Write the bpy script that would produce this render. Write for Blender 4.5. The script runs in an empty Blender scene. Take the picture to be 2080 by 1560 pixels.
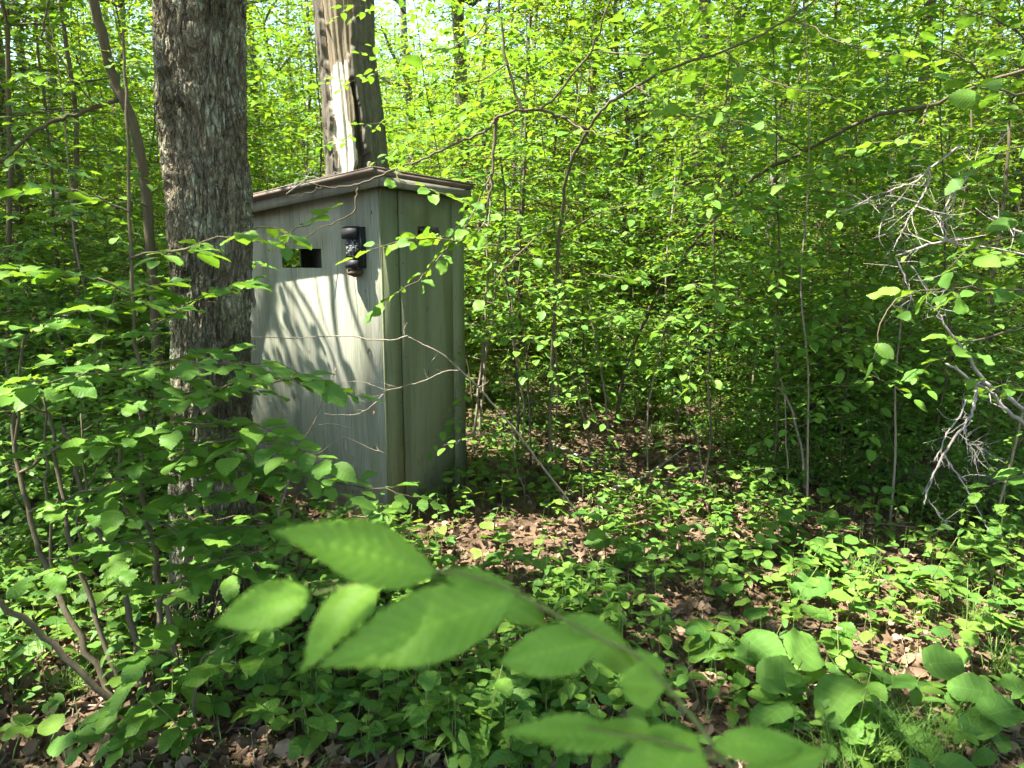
import bpy, math
import numpy as np
from mathutils import Vector, Matrix

sc = bpy.context.scene
col = sc.collection

# ------------------------------------------------------------------ camera, sky, sun, exposure
EYE = np.array([0.0, 0.0, 1.6])
PITCH = math.radians(10.0)
FPX, CX, CY = 1442.0, 1040.0, 780.0
cam_d = bpy.data.cameras.new('camera')
cam = bpy.data.objects.new('camera', cam_d)
col.objects.link(cam)
cam.location = EYE
cam.rotation_euler = (math.radians(90) - PITCH, 0, 0)
cam_d.sensor_width = 36.0
cam_d.lens = 36.0 * FPX / 2080.0
cam_d.clip_start = 0.02
cam_d.clip_end = 2000
cam_d.dof.use_dof = True
cam_d.dof.focus_distance = 4.2
cam_d.dof.aperture_fstop = 6.0
sc.camera = cam

SUN_EL = math.radians(63)
_h = np.array([-0.96, -0.28]); _h /= np.linalg.norm(_h)
SUN = np.array([_h[0] * math.cos(SUN_EL), _h[1] * math.cos(SUN_EL), math.sin(SUN_EL)])
world = bpy.data.worlds.new('World')
sc.world = world
world.use_nodes = True
wn = world.node_tree
for n_ in list(wn.nodes):
    wn.nodes.remove(n_)
sky = wn.nodes.new('ShaderNodeTexSky')
sky.sky_type = 'NISHITA'
sky.sun_disc = False
sky.sun_elevation = SUN_EL
sky.sun_rotation = math.atan2(SUN[0], SUN[1])
bg = wn.nodes.new('ShaderNodeBackground')
bg.inputs['Strength'].default_value = 0.10
wo = wn.nodes.new('ShaderNodeOutputWorld')
wn.links.new(sky.outputs[0], bg.inputs[0])
wn.links.new(bg.outputs[0], wo.inputs[0])
sun_d = bpy.data.lights.new('sun', 'SUN')
sun_d.energy = 4.8
sun_d.angle = math.radians(0.53)
sun_d.color = (1.0, 0.95, 0.86)
sun = bpy.data.objects.new('sun', sun_d)
col.objects.link(sun)
sun.rotation_euler = Vector(SUN).to_track_quat('Z', 'Y').to_euler()
sun.location = (-10, -3, 20)

sc.view_settings.view_transform = 'Standard'
sc.view_settings.look = 'None'
sc.view_settings.gamma = 1.0
sc.view_settings.exposure = 2.88
sc.view_settings.use_curve_mapping = False
sc.render.engine = 'CYCLES'
sc.cycles.max_bounces = 7
sc.cycles.diffuse_bounces = 4
sc.cycles.transmission_bounces = 5
sc.cycles.glossy_bounces = 2
sc.cycles.transparent_max_bounces = 4
sc.cycles.caustics_reflective = False
sc.cycles.caustics_refractive = False
sc.cycles.sample_clamp_indirect = 6.0
sc.cycles.use_denoising = True
sc.cycles.use_light_tree = False
sc.cycles.use_adaptive_sampling = True
sc.cycles.adaptive_threshold = 0.03

# ------------------------------------------------------------------ numbers
_F = np.array([0, math.cos(PITCH), -math.sin(PITCH)])
_U = np.array([0, math.sin(PITCH), math.cos(PITCH)])


def ray(px, py):
    return np.array([1.0, 0, 0]) * ((px - CX) / FPX) + _U * ((CY - py) / FPX) + _F


def P(px, py, y):
    """the point at distance y (metres along the ground) seen at a place in the photograph"""
    d = ray(px, py)
    return EYE + d * (y / d[1])


def G(px, py, z=0.0):
    d = ray(px, py)
    return EYE + d * ((z - EYE[2]) / d[2])


def proj(p):
    d = np.asarray(p, float) - EYE
    f = d @ _F
    if f < 0.05:
        return None
    return CX + FPX * d[0] / f, CY - FPX * (d @ _U) / f


def nrm(v):
    v = np.asarray(v, float)
    return v / (np.linalg.norm(v) + 1e-12)


UP = np.array([0, 0, 1.0])
_tab = np.random.default_rng(11).random((64, 64, 64))


def vnoise(p):
    """smooth value noise 0..1 at points (n,3)"""
    p = np.asarray(p, float)
    i = np.floor(p).astype(int)
    f = p - i
    f = f * f * (3 - 2 * f)
    i &= 63
    j = (i + 1) & 63
    x0, y0, z0 = i.T
    x1, y1, z1 = j.T
    fx, fy, fz = f.T
    a = _tab[x0, y0, z0] * (1 - fx) + _tab[x1, y0, z0] * fx
    b = _tab[x0, y1, z0] * (1 - fx) + _tab[x1, y1, z0] * fx
    c = _tab[x0, y0, z1] * (1 - fx) + _tab[x1, y0, z1] * fx
    d = _tab[x0, y1, z1] * (1 - fx) + _tab[x1, y1, z1] * fx
    return (a * (1 - fy) + b * fy) * (1 - fz) + (c * (1 - fy) + d * fy) * fz


def gz(x, y):
    """height of the forest floor"""
    x = np.atleast_1d(np.asarray(x, float)); y = np.atleast_1d(np.asarray(y, float))
    p = np.stack([x * 0.45 + 20, y * 0.45 + 20, x * 0 + 3.3], 1)
    q = np.stack([x * 1.7 + 9, y * 1.7 + 31, x * 0 + 7.7], 1)
    return (vnoise(p) - 0.5) * 0.14 + (vnoise(q) - 0.5) * 0.045


def gz1(x, y):
    return float(gz(x, y)[0])


def smooth_path(pts, n=6):
    pts = np.asarray(pts, float)
    if len(pts) < 3:
        t = np.linspace(0, 1, n + 1)[:, None]
        return pts[0] * (1 - t) + pts[-1] * t
    p = np.vstack([2 * pts[0] - pts[1], pts, 2 * pts[-1] - pts[-2]])
    out = []
    t = np.linspace(0, 1, n, endpoint=False)[:, None]
    for k in range(1, len(p) - 2):
        a, b, c, d = p[k - 1], p[k], p[k + 1], p[k + 2]
        out.append(0.5 * (2 * b + (c - a) * t + (2 * a - 5 * b + 4 * c - d) * t ** 2 + (3 * b - a - 3 * c + d) * t ** 3))
    out.append(pts[-1:])
    return np.vstack(out)


# ------------------------------------------------------------------ mesh building
class Geo:
    def __init__(self):
        self.v, self.q, self.t, self.uv, self.n = [], [], [], [], 0

    def add(self, V, Q=None, T=None, UV=None):
        V = np.asarray(V, float)
        self.v.append(V)
        self.uv.append(np.zeros((len(V), 2)) if UV is None else UV)
        if Q is not None and len(Q):
            self.q.append(np.asarray(Q, int) + self.n)
        if T is not None and len(T):
            self.t.append(np.asarray(T, int) + self.n)
        self.n += len(V)

    def tube(self, pts, rad, sides=5, cap=True):
        pts = np.asarray(pts, float)
        n = len(pts)
        rad = np.broadcast_to(np.asarray(rad, float), (n,))
        tan = np.gradient(pts, axis=0)
        tan /= np.linalg.norm(tan, axis=1)[:, None] + 1e-12
        a = np.cross(tan[0], [0, 0, 1.0] if abs(tan[0][2]) < 0.8 else [1.0, 0, 0])
        A = np.empty((n, 3))
        for k in range(n):
            a = a - tan[k] * (a @ tan[k])
            a /= np.linalg.norm(a) + 1e-12
            A[k] = a
        B = np.cross(tan, A)
        th = np.arange(sides) * 2 * math.pi / sides
        V = pts[:, None] + rad[:, None, None] * (np.cos(th)[None, :, None] * A[:, None] + np.sin(th)[None, :, None] * B[:, None])
        i = np.arange(n - 1)[:, None] * sides
        k = np.arange(sides)[None]
        k2 = (k + 1) % sides
        Q = np.stack([i + k, i + k2, i + sides + k2, i + sides + k], -1).reshape(-1, 4)
        V = V.reshape(-1, 3)
        T = None
        if cap:
            V = np.vstack([V, pts[-1] + tan[-1] * rad[-1]])
            e = (n - 1) * sides
            T = np.stack([e + np.arange(sides), e + (np.arange(sides) + 1) % sides, np.full(sides, n * sides)], 1)
        self.add(V, Q, T)

    def box(self, lo, hi):
        (x0, y0, z0), (x1, y1, z1) = lo, hi
        V = [(x0, y0, z0), (x1, y0, z0), (x1, y1, z0), (x0, y1, z0), (x0, y0, z1), (x1, y0, z1), (x1, y1, z1), (x0, y1, z1)]
        self.add(V, [(0, 3, 2, 1), (4, 5, 6, 7), (0, 1, 5, 4), (1, 2, 6, 5), (2, 3, 7, 6), (3, 0, 4, 7)])

    def hexa(self, V):
        """a box given by its 8 corners, lower four then upper four, both counter-clockwise"""
        self.add(V, [(0, 3, 2, 1), (4, 5, 6, 7), (0, 1, 5, 4), (1, 2, 6, 5), (2, 3, 7, 6), (3, 0, 4, 7)])

    def mesh(self, name, mats=None, smooth=False, attr=None):
        V = np.vstack(self.v)
        UV = np.vstack(self.uv)
        Q = np.vstack(self.q) if self.q else np.zeros((0, 4), int)
        T = np.vstack(self.t) if self.t else np.zeros((0, 3), int)
        me = bpy.data.meshes.new(name)
        me.vertices.add(len(V))
        me.vertices.foreach_set('co', V.astype(np.float32).ravel())
        loops = np.concatenate([Q.ravel(), T.ravel()]).astype(np.int32)
        me.loops.add(len(loops))
        me.loops.foreach_set('vertex_index', loops)
        me.polygons.add(len(Q) + len(T))
        st = np.concatenate([np.arange(len(Q)) * 4, len(Q) * 4 + np.arange(len(T)) * 3]).astype(np.int32)
        me.polygons.foreach_set('loop_start', st)
        if smooth:
            me.polygons.foreach_set('use_smooth', np.ones(len(st), bool))
        uvl = me.uv_layers.new(name='UVMap')
        uvl.data.foreach_set('uv', UV[loops].astype(np.float32).ravel())
        if attr:
            for k, a in attr.items():
                me.attributes.new(k, 'FLOAT', 'POINT').data.foreach_set('value', np.asarray(a, np.float32))
        me.update(calc_edges=True)
        for m in (mats if isinstance(mats, (list, tuple)) else [mats]):
            if m is not None:
                me.materials.append(m)
        return me


def obj(name, me, parent=None, label=None, cat=None, group=None, kind=None, loc=None):
    o = bpy.data.objects.new(name, me)
    col.objects.link(o)
    if parent is not None:
        o.parent = parent
    if loc is not None:
        o.location = loc
    if label:
        o['label'] = label
    if cat:
        o['category'] = cat
    if group:
        o['group'] = group
    if kind:
        o['kind'] = kind
    return o


# ------------------------------------------------------------------ materials
class NT:
    def __init__(self, name):
        self.m = bpy.data.materials.new(name)
        self.m.use_nodes = True
        self.t = self.m.node_tree
        for n in list(self.t.nodes):
            self.t.nodes.remove(n)
        self.out = self.t.nodes.new('ShaderNodeOutputMaterial')

    def n(self, typ, ins=None, **props):
        nd = self.t.nodes.new('ShaderNode' + typ)
        for k, v in props.items():
            setattr(nd, k, v)
        for k, v in (ins or {}).items():
            s = nd.inputs[k]
            if isinstance(v, bpy.types.NodeSocket):
                self.t.links.new(v, s)
            else:
                s.default_value = v
        return nd

    def math(self, op, a, b=0.0, c=None):
        ins = {0: a, 1: b}
        if c is not None:
            ins[2] = c
        return self.n('Math', ins, operation=op).outputs[0]

    def mix(self, f, a, b):
        nd = self.n('Mix', data_type='RGBA')
        for k, v in ((0, f), (6, a), (7, b)):
            if isinstance(v, bpy.types.NodeSocket):
                self.t.links.new(v, nd.inputs[k])
            else:
                nd.inputs[k].default_value = v if k == 0 else (*v, 1)[:4]
        return nd.outputs[2]

    def ramp(self, f, stops):
        nd = self.n('ValToRGB', {0: f})
        e = nd.color_ramp.elements
        while len(e) < len(stops):
            e.new(0.5)
        for k, (p, c) in enumerate(stops):
            e[k].position = p
            e[k].color = (*c, 1) if len(c) == 3 else c
        return nd.outputs[0]

    def coords(self, scale=(1, 1, 1), what='Object'):
        tc = self.n('TexCoord')
        return self.n('Mapping', {'Vector': tc.outputs[what], 'Scale': scale}).outputs[0]

    def noise(self, vec, scale, detail=3.0, rough=0.55):
        return self.n('TexNoise', {'Vector': vec, 'Scale': scale, 'Detail': detail, 'Roughness': rough}).outputs[0]

    def bump(self, h, strength, dist=0.01):
        return self.n('Bump', {'Height': h, 'Strength': strength, 'Distance': dist}).outputs[0]

    def done(self, shader):
        self.t.links.new(shader, self.out.inputs[0])
        return self.m

    def bsdf(self, color, rough=0.7, normal=None, spec=0.3, **kw):
        ins = {'Base Color': color if isinstance(color, bpy.types.NodeSocket) else (*color, 1), 'Roughness': rough, 'Specular IOR Level': spec}
        if normal is not None:
            ins['Normal'] = normal
        ins.update(kw)
        return self.n('BsdfPrincipled', ins).outputs[0]


def leaf_material(name, dark, light, trans_gain=(1.5, 1.35, 0.5), fac=0.45, veins=0.0, rough=0.5, spec=0.2, nvein=9.0, deep=0.3):
    """green blade: reflects a little, lets yellower light through; each leaf its own tone"""
    k = NT(name)
    oi = k.n('ObjectInfo')
    geo = k.n('NewGeometry')
    r = k.math('FRACT', k.math('ADD', oi.outputs['Random'], geo.outputs['Random Per Island']))
    c = k.mix(r, dark, light)
    c = k.mix(k.math('MULTIPLY', k.math('POWER', oi.outputs['Random'], 1.5), deep), c, (dark[0] * 0.62, dark[1] * 0.78, dark[2] * 1.05))
    nor = None
    if veins > 0:
        uv = k.n('UVMap').outputs[0]
        s = k.n('SeparateXYZ', {0: uv})
        au = k.math('ABSOLUTE', s.outputs[0])
        ph = k.math('MULTIPLY', k.math('SUBTRACT', s.outputs[1], k.math('MULTIPLY', au, 0.16)), nvein)
        saw = k.math('ABSOLUTE', k.math('SUBTRACT', k.math('FRACT', ph), 0.5))      # 0.5 at a vein
        vein = k.math('SMOOTHSTEP' if False else 'MULTIPLY', k.math('MAXIMUM', k.math('SUBTRACT', saw, 0.36), 0.0), 6.0)
        rib = k.math('MULTIPLY', k.math('MAXIMUM', k.math('SUBTRACT', 0.07, au), 0.0), 14.0)
        v = k.math('MINIMUM', k.math('ADD', vein, rib), 1.0)
        c = k.mix(k.math('MULTIPLY', v, veins), c, tuple(min(1.0, x * 1.9) for x in light))
        blot = k.noise(k.coords((1, 1, 1)), 7.0)
        c = k.mix(k.math('MULTIPLY', blot, 0.3), c, tuple(x * 0.7 for x in dark))
        nor = k.bump(saw, 0.10, 0.015)
    tr = k.n('Mix', data_type='RGBA', blend_type='MULTIPLY')
    tr.inputs[0].default_value = 1.0
    k.t.links.new(c, tr.inputs[6])
    tr.inputs[7].default_value = (*trans_gain, 1)
    b = k.bsdf(c, rough, nor, spec)
    t = k.n('BsdfTranslucent', {'Color': tr.outputs[2]})
    if nor is not None:
        k.t.links.new(nor, t.inputs['Normal'])
    mx = k.n('MixShader', {0: fac, 1: b, 2: t.outputs[0]})
    return k.done(mx.outputs[0])


M = {}
M['leaf'] = leaf_material('hazel leaf', (0.085, 0.19, 0.03), (0.15, 0.275, 0.038), veins=0.12)  # greens brightened so shaded leaves look lit by bounced light
M['leaf_far'] = leaf_material('thicket leaf', (0.075, 0.165, 0.020), (0.205, 0.30, 0.030), trans_gain=(1.7, 1.5, 0.35), fac=0.5, deep=0.9)  # high deep value gives some crowns a darker green
M['leaf_high'] = leaf_material('canopy leaf', (0.08, 0.16, 0.022), (0.16, 0.25, 0.030), fac=0.45)
M['leaf_herb'] = leaf_material('herb leaf', (0.06, 0.15, 0.028), (0.165, 0.275, 0.038), veins=0.15, nvein=6.0)
M['leaf_near'] = leaf_material('sprig leaf', (0.16, 0.31, 0.04), (0.20, 0.36, 0.04), trans_gain=(1.7, 1.5, 0.35), veins=0.28, nvein=12.0, fac=0.22, deep=0.0)  # blade colour lightened to include the soft sky light on the sprig
M['leaf_broad'] = leaf_material('broad leaf', (0.07, 0.165, 0.028), (0.12, 0.225, 0.04), veins=0.2, nvein=6.0, rough=0.65, spec=0.12)
M['grass'] = leaf_material('grass blade', (0.08, 0.17, 0.03), (0.16, 0.27, 0.05), fac=0.35)


def litter_material():
    k = NT('dry leaf')
    geo = k.n('NewGeometry')
    r = geo.outputs['Random Per Island']
    c = k.ramp(r, [(0.0, (0.05, 0.03, 0.018)), (0.35, (0.115, 0.07, 0.04)), (0.75, (0.20, 0.128, 0.078)), (1.0, (0.36, 0.25, 0.17))])
    nz = k.noise(k.coords(), 60.0)
    c = k.mix(k.math('MULTIPLY', nz, 0.5), c, (0.09, 0.06, 0.04))
    b = k.bsdf(c, 0.7, None, 0.25)
    t = k.n('BsdfTranslucent', {'Color': c})
    return k.done(k.n('MixShader', {0: 0.2, 1: b, 2: t.outputs[0]}).outputs[0])


M['litter'] = litter_material()


def bark_simple(name, a, b, scale=20.0, lich=None):
    k = NT(name)
    v = k.coords((1, 1, 0.3))
    n1 = k.noise(v, scale, 4.0, 0.65)
    n2 = k.noise(k.coords(), scale * 0.35, 3.0)
    c = k.mix(n1, a, b)
    if lich:
        c = k.mix(k.ramp(n2, [(0.52, (0, 0, 0)), (0.62, (1, 1, 1))]), c, lich)
    return k.done(k.bsdf(c, 0.85, k.bump(n1, 0.5, 0.01), 0.2))


M['bark_thin'] = bark_simple('sapling bark', (0.048, 0.040, 0.023), (0.13, 0.105, 0.062), 40.0)
M['bark_pale'] = bark_simple('pale stem bark', (0.12, 0.095, 0.07), (0.27, 0.22, 0.165), 40.0)
M['bark_far'] = bark_simple('tree bark', (0.05, 0.042, 0.032), (0.16, 0.14, 0.11), 14.0, (0.20, 0.20, 0.16))
M['deadwood'] = bark_simple('bare dead wood', (0.13, 0.11, 0.095), (0.36, 0.32, 0.29), 60.0)
M['twig_dark'] = bark_simple('dark twig', (0.05, 0.04, 0.03), (0.14, 0.115, 0.085), 40.0)
M['petiole'] = bark_simple('green stalk', (0.09, 0.13, 0.03), (0.17, 0.19, 0.06), 30.0)


def big_bark():
    k = NT('furrowed bark')
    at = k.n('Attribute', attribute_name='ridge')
    wv = k.n('TexNoise', {'Vector': k.coords((1, 1, 0.6)), 'Scale': 11.0, 'Detail': 3.0})
    v0 = k.coords((1, 1, 0.30))
    vv = k.n('VectorMath', {0: v0, 1: k.n('VectorMath', {0: wv.outputs[1], 'Scale': 0.05}, operation='SCALE').outputs[0]}, operation='ADD').outputs[0]
    vo = k.n('TexVoronoi', {'Vector': vv, 'Scale': 42.0}, feature='DISTANCE_TO_EDGE')
    vo2 = k.n('TexVoronoi', {'Vector': vv, 'Scale': 85.0}, feature='DISTANCE_TO_EDGE')
    cell = k.n('TexVoronoi', {'Vector': vv, 'Scale': 42.0}, feature='F1')
    plate = k.ramp(vo.outputs[0], [(0.0, (0, 0, 0)), (0.16, (1, 1, 1))])
    plate2 = k.ramp(vo2.outputs[0], [(0.0, (0, 0, 0)), (0.2, (1, 1, 1))])
    n1 = k.noise(k.coords((1, 1, 0.5)), 120.0, 4.0, 0.7)
    n2 = k.noise(k.coords((1, 1, 0.7)), 6.5, 6.0, 0.75)
    n3 = k.noise(k.coords((1, 1, 0.7)), 3.2, 4.0, 0.65)
    tone = k.n('SeparateColor', {0: cell.outputs['Color']}).outputs[0]
    c = k.mix(k.math('ADD', k.math('MULTIPLY', tone, 0.5), k.math('MULTIPLY', n1, 0.5)), (0.11, 0.095, 0.058), (0.27, 0.245, 0.16))
    l = k.math('MULTIPLY', k.ramp(n2, [(0.48, (0, 0, 0)), (0.55, (1, 1, 1))]), k.math('ADD', 0.45, k.math('MULTIPLY', n1, 0.7)))
    c = k.mix(k.math('MULTIPLY', l, 0.8), c, (0.38, 0.41, 0.28))
    n3 = k.math('SUBTRACT', n3, k.math('MULTIPLY', k.math('SUBTRACT', k.n('SeparateXYZ', {0: k.coords()}).outputs[2], 1.3), 0.05))
    moss = k.math('MULTIPLY', k.ramp(n3, [(0.50, (0, 0, 0)), (0.58, (1, 1, 1))]), 0.85)
    c = k.mix(moss, c, (0.045, 0.045, 0.016))
    crack = k.math('MULTIPLY', plate, k.math('ADD', 0.55, k.math('MULTIPLY', plate2, 0.45)))
    c = k.mix(k.math('MULTIPLY', k.math('SUBTRACT', 1.0, crack), 0.65), c, (0.075, 0.055, 0.036))
    c = k.mix(k.math('MULTIPLY', k.math('SUBTRACT', 1.0, at.outputs['Fac']), 0.3), c, (0.10, 0.07, 0.045))  # browner, darker tone where the ridge value is low
    hgt = k.math('ADD', k.math('MULTIPLY', crack, 1.0), k.math('MULTIPLY', n1, 0.35))
    return k.done(k.bsdf(c, 0.9, k.bump(hgt, 1.0, 0.012), 0.15))


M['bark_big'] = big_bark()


def snag_mat():
    k = NT('split snag wood')
    at = k.n('Attribute', attribute_name='zone')
    v = k.coords((1, 1, 0.06))
    n1 = k.noise(v, 30.0, 4.0, 0.6)
    n2 = k.noise(k.coords((1, 1, 0.3)), 35.0, 4.0, 0.7)
    pale = k.mix(n1, (0.33, 0.28, 0.22), (0.64, 0.58, 0.51))
    rot = k.mix(n1, (0.09, 0.07, 0.045), (0.27, 0.22, 0.15))
    brk = k.mix(n2, (0.03, 0.025, 0.02), (0.17, 0.15, 0.115))
    c = k.mix(k.ramp(at.outputs['Fac'], [(0.2, (0, 0, 0)), (0.35, (1, 1, 1))]), brk, rot)
    c = k.mix(k.ramp(at.outputs['Fac'], [(0.62, (0, 0, 0)), (0.8, (1, 1, 1))]), c, pale)
    return k.done(k.bsdf(c, 0.85, k.bump(k.math('ADD', n1, n2), 0.6, 0.012), 0.15))


M['snag'] = snag_mat()


def plywood(name, a, b, tint):
    k = NT(name)
    fine = k.noise(k.coords((1, 1, 0.035)), 170.0, 3.0, 0.6)
    wide = k.noise(k.coords((1, 1, 0.10)), 16.0, 4.0, 0.55)
    blot = k.noise(k.coords((1, 1, 0.6)), 2.6, 3.0, 0.6)
    c = k.mix(fine, a, b)
    c = k.mix(k.math('MULTIPLY', k.ramp(wide, [(0.35, (0, 0, 0)), (0.7, (1, 1, 1))]), 0.55), c, tint)
    c = k.mix(k.math('MULTIPLY', k.ramp(blot, [(0.45, (0, 0, 0)), (0.75, (1, 1, 1))]), 0.4), c, (0.15, 0.17, 0.10))
    # little dark splits and knots in the grain
    vo = k.n('TexVoronoi', {'Vector': k.coords((1, 1, 0.32)), 'Scale': 15.0}, feature='F1')
    sel = k.math('GREATER_THAN', k.n('SeparateColor', {0: vo.outputs['Color']}).outputs[0], 0.72)
    spot = k.math('MULTIPLY', sel, k.math('LESS_THAN', vo.outputs['Distance'], 0.075))
    c = k.mix(k.math('MULTIPLY', spot, 0.85), c, (0.035, 0.028, 0.02))
    run = k.ramp(k.noise(k.coords((1, 1, 0.05)), 7.0, 4.0, 0.6), [(0.5, (0, 0, 0)), (0.68, (1, 1, 1))])
    c = k.mix(k.math('MULTIPLY', run, 0.45), c, tuple(x * 0.55 for x in a))
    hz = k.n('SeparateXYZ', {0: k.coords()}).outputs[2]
    low_patches = k.ramp(k.math('SUBTRACT', k.noise(k.coords((1, 1, 0.5)), 9.0, 5.0, 0.7), k.math('MULTIPLY', hz, 0.35)), [(0.42, (0, 0, 0)), (0.47, (1, 1, 1))])
    c = k.mix(k.math('MULTIPLY', low_patches, 0.55), c, (0.09, 0.11, 0.04))
    crk = k.math('LESS_THAN', k.noise(k.coords((1, 1, 0.025)), 130.0, 2.0, 0.5), 0.34)
    c = k.mix(k.math('MULTIPLY', crk, 0.7), c, (0.06, 0.055, 0.04))
    return k.done(k.bsdf(c, 0.8, k.bump(fine, 0.25, 0.004), 0.2))


M['ply'] = plywood('weathered plywood', (0.095, 0.105, 0.056), (0.42, 0.405, 0.345), (0.17, 0.185, 0.112))  # base tones darkened and greened to bake in the front's tree shade
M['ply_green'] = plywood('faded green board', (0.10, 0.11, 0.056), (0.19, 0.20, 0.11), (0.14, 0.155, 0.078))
M['fascia'] = plywood('grey fascia board', (0.09, 0.085, 0.065), (0.22, 0.20, 0.165), (0.14, 0.13, 0.10))  # board colour lowered to carry the shadow under the eaves
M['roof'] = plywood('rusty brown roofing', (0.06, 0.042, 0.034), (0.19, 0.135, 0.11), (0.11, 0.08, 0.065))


def flat_mat(name, c, rough=0.5, spec=0.4, vary=0.25, scale=60.0):
    k = NT(name)
    n = k.noise(k.coords(), scale, 3.0)
    cc = k.mix(k.math('MULTIPLY', n, vary * 2), c, tuple(x * 0.5 for x in c))
    return k.done(k.bsdf(cc, rough, None, spec))


M['black'] = flat_mat('black plastic', (0.016, 0.016, 0.018), 0.6, 0.3)
M['mud'] = flat_mat('dried mud', (0.10, 0.07, 0.045), 0.95, 0.1, 0.6, 90.0)
M['nail'] = flat_mat('rusty nail', (0.07, 0.035, 0.02), 0.7, 0.3)


def panel_print():
    """the worn panel of the box: rows of pale marks on black"""
    k = NT('speckled panel')
    v = k.coords((0, 1, 1))
    vo = k.n('TexVoronoi', {'Vector': v, 'Scale': 105.0, 'Randomness': 0.35}, feature='F1')
    m = k.math('LESS_THAN', vo.outputs['Distance'], 0.33)
    n = k.math('GREATER_THAN', k.noise(v, 45.0), 0.47)
    c = k.mix(k.math('MULTIPLY', m, n), (0.015, 0.015, 0.017), (0.42, 0.43, 0.40))
    return k.done(k.bsdf(c, 0.5, None, 0.3))


M['print'] = panel_print()


def ground_mat():
    k = NT('forest soil')
    n1 = k.noise(k.coords(), 9.0, 6.0, 0.7)
    n2 = k.noise(k.coords(), 45.0, 4.0, 0.7)
    c = k.mix(n1, (0.045, 0.030, 0.018), (0.13, 0.085, 0.052))
    c = k.mix(k.math('MULTIPLY', n2, 0.6), c, (0.20, 0.135, 0.085))
    return k.done(k.bsdf(c, 0.95, k.bump(n2, 0.8, 0.03), 0.1))


M['soil'] = ground_mat()

# ------------------------------------------------------------------ leaf shapes
def leaf_shape(rows, cols, width, peak=0.42, tip=0.9, teeth=0.0, fold=0.15, curl=0.15, pleat=0.0, nple=11, heart=0.0, wave=0.0, seed=0):
    """a blade along +y from its stalk, length 1, upper side +z"""
    R = np.random.default_rng(seed)
    v = np.linspace(0, 1, rows + 1)
    a = peak / (1 - peak) * tip
    w = (v ** a) * (1 - v) ** tip
    w = w / w.max()
    w = np.maximum(w, 0.12 * np.clip(1 - v, 0, 1) * (v > 0.5)) * width
    V, UV = [], []
    cu = np.linspace(-1, 1, cols + 1)
    for k, vv in enumerate(v):
        ww = w[k]
        for u in cu:
            x = u * ww
            y = vv
            if teeth and abs(u) > 0.99 and 0 < k < rows:
                x *= 1 + (teeth if k % 2 else -teeth * 0.3)
                y += 0.012 * (1 if k % 2 else 0)
            if heart:
                y -= heart * max(0.0, 0.35 - vv) / 0.35 * abs(u) ** 1.5
            z = fold * abs(x) - curl * vv * vv
            if pleat:
                z += pleat * math.sin(2 * math.pi * nple * (vv - 0.16 * abs(u))) * min(1, abs(u) * 3)
            if wave:
                z += wave * math.sin(7 * vv + 3 * u + seed) * abs(u) + wave * 0.6 * math.sin(13 * vv - 4 * u + 2 * seed) * abs(u)
            V.append((x, y, z))
            UV.append((u, vv))
    n = cols + 1
    Q, T = [], []
    for k in range(rows):
        for c in range(cols):
            q = (k * n + c, k * n + c + 1, (k + 1) * n + c + 1, (k + 1) * n + c)
            if k == 0 and not heart:
                if c == 0:
                    pass
                T.append((q[0], q[2], q[3]))
            elif k == rows - 1:
                T.append((q[0], q[1], q[2]))
            else:
                Q.append(q)
    return np.array(V), np.array(Q).reshape(-1, 4), np.array(T).reshape(-1, 3), np.array(UV)


def simple_leaf(width=0.3, fold=0.12, curl=0.12):
    V = np.array([(0, 0, 0), (-width, 0.42, fold * width), (0, 0.45, -0.02), (width, 0.42, fold * width), (0, 1, -curl)])
    return V, np.zeros((0, 4), int), np.array([(0, 2, 1), (0, 3, 2), (2, 4, 1), (3, 4, 2)]), np.array([(0, 0), (-1, .42), (0, .45), (1, .42), (0, 1.0)])


def tiny_leaf(width=0.31, fold=0.22, curl=0.10):
    V = np.array([(0, 0, 0), (-width, 0.45, fold * width), (0, 1, -curl), (width, 0.45, fold * width)])
    return V, np.zeros((0, 4), int), np.array([(0, 2, 1), (0, 3, 2)]), np.array([(0, 0), (-1, .45), (0, 1.0), (1, .45)])


LEAF_TINY = tiny_leaf()
LEAF_MID = leaf_shape(6, 2, 0.31, fold=0.2, curl=0.15)
LEAF_FAR = simple_leaf()
HAZEL = [leaf_shape(20, 4, wd * 0.84, peak=pk * 0.92, tip=0.85, teeth=0.10, fold=f, curl=c, pleat=0.0025, nple=9, wave=w, seed=s)
         for s, (wd, pk, f, c, w) in enumerate([(0.36, 0.45, 0.10, 0.10, 0.03), (0.38, 0.5, 0.2, 0.2, 0.05), (0.34, 0.45, -0.08, 0.14, 0.06), (0.36, 0.52, 0.28, 0.05, 0.02), (0.40, 0.48, 0.06, 0.26, 0.06)])]
HERB = [leaf_shape(10, 4, wd, peak=0.42, tip=0.75, fold=f, curl=c, wave=w, seed=s)
        for s, (wd, f, c, w) in enumerate([(0.25, 0.2, 0.15, 0.02), (0.30, 0.1, 0.22, 0.04), (0.22, 0.3, 0.12, 0.03)])]
ROUND = [leaf_shape(10, 4, 0.42, peak=0.42, tip=0.5, fold=0.1, curl=0.1, heart=0.12, wave=0.03, seed=3), leaf_shape(10, 4, 0.36, peak=0.4, tip=0.6, fold=0.18, curl=0.2, heart=0.06, wave=0.04, seed=4)]
NEARL = [leaf_shape(72, 8, wd, peak=pk * 0.95, tip=1.25, teeth=0.04, fold=f, curl=c, pleat=0.015, nple=12, wave=w, seed=s)
         for s, (wd, pk, f, c, w) in enumerate([(0.24, 0.45, 0.10, 0.08, 0.02), (0.22, 0.42, 0.25, 0.12, 0.03), (0.26, 0.46, -0.10, 0.06, 0.03)])]
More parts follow.
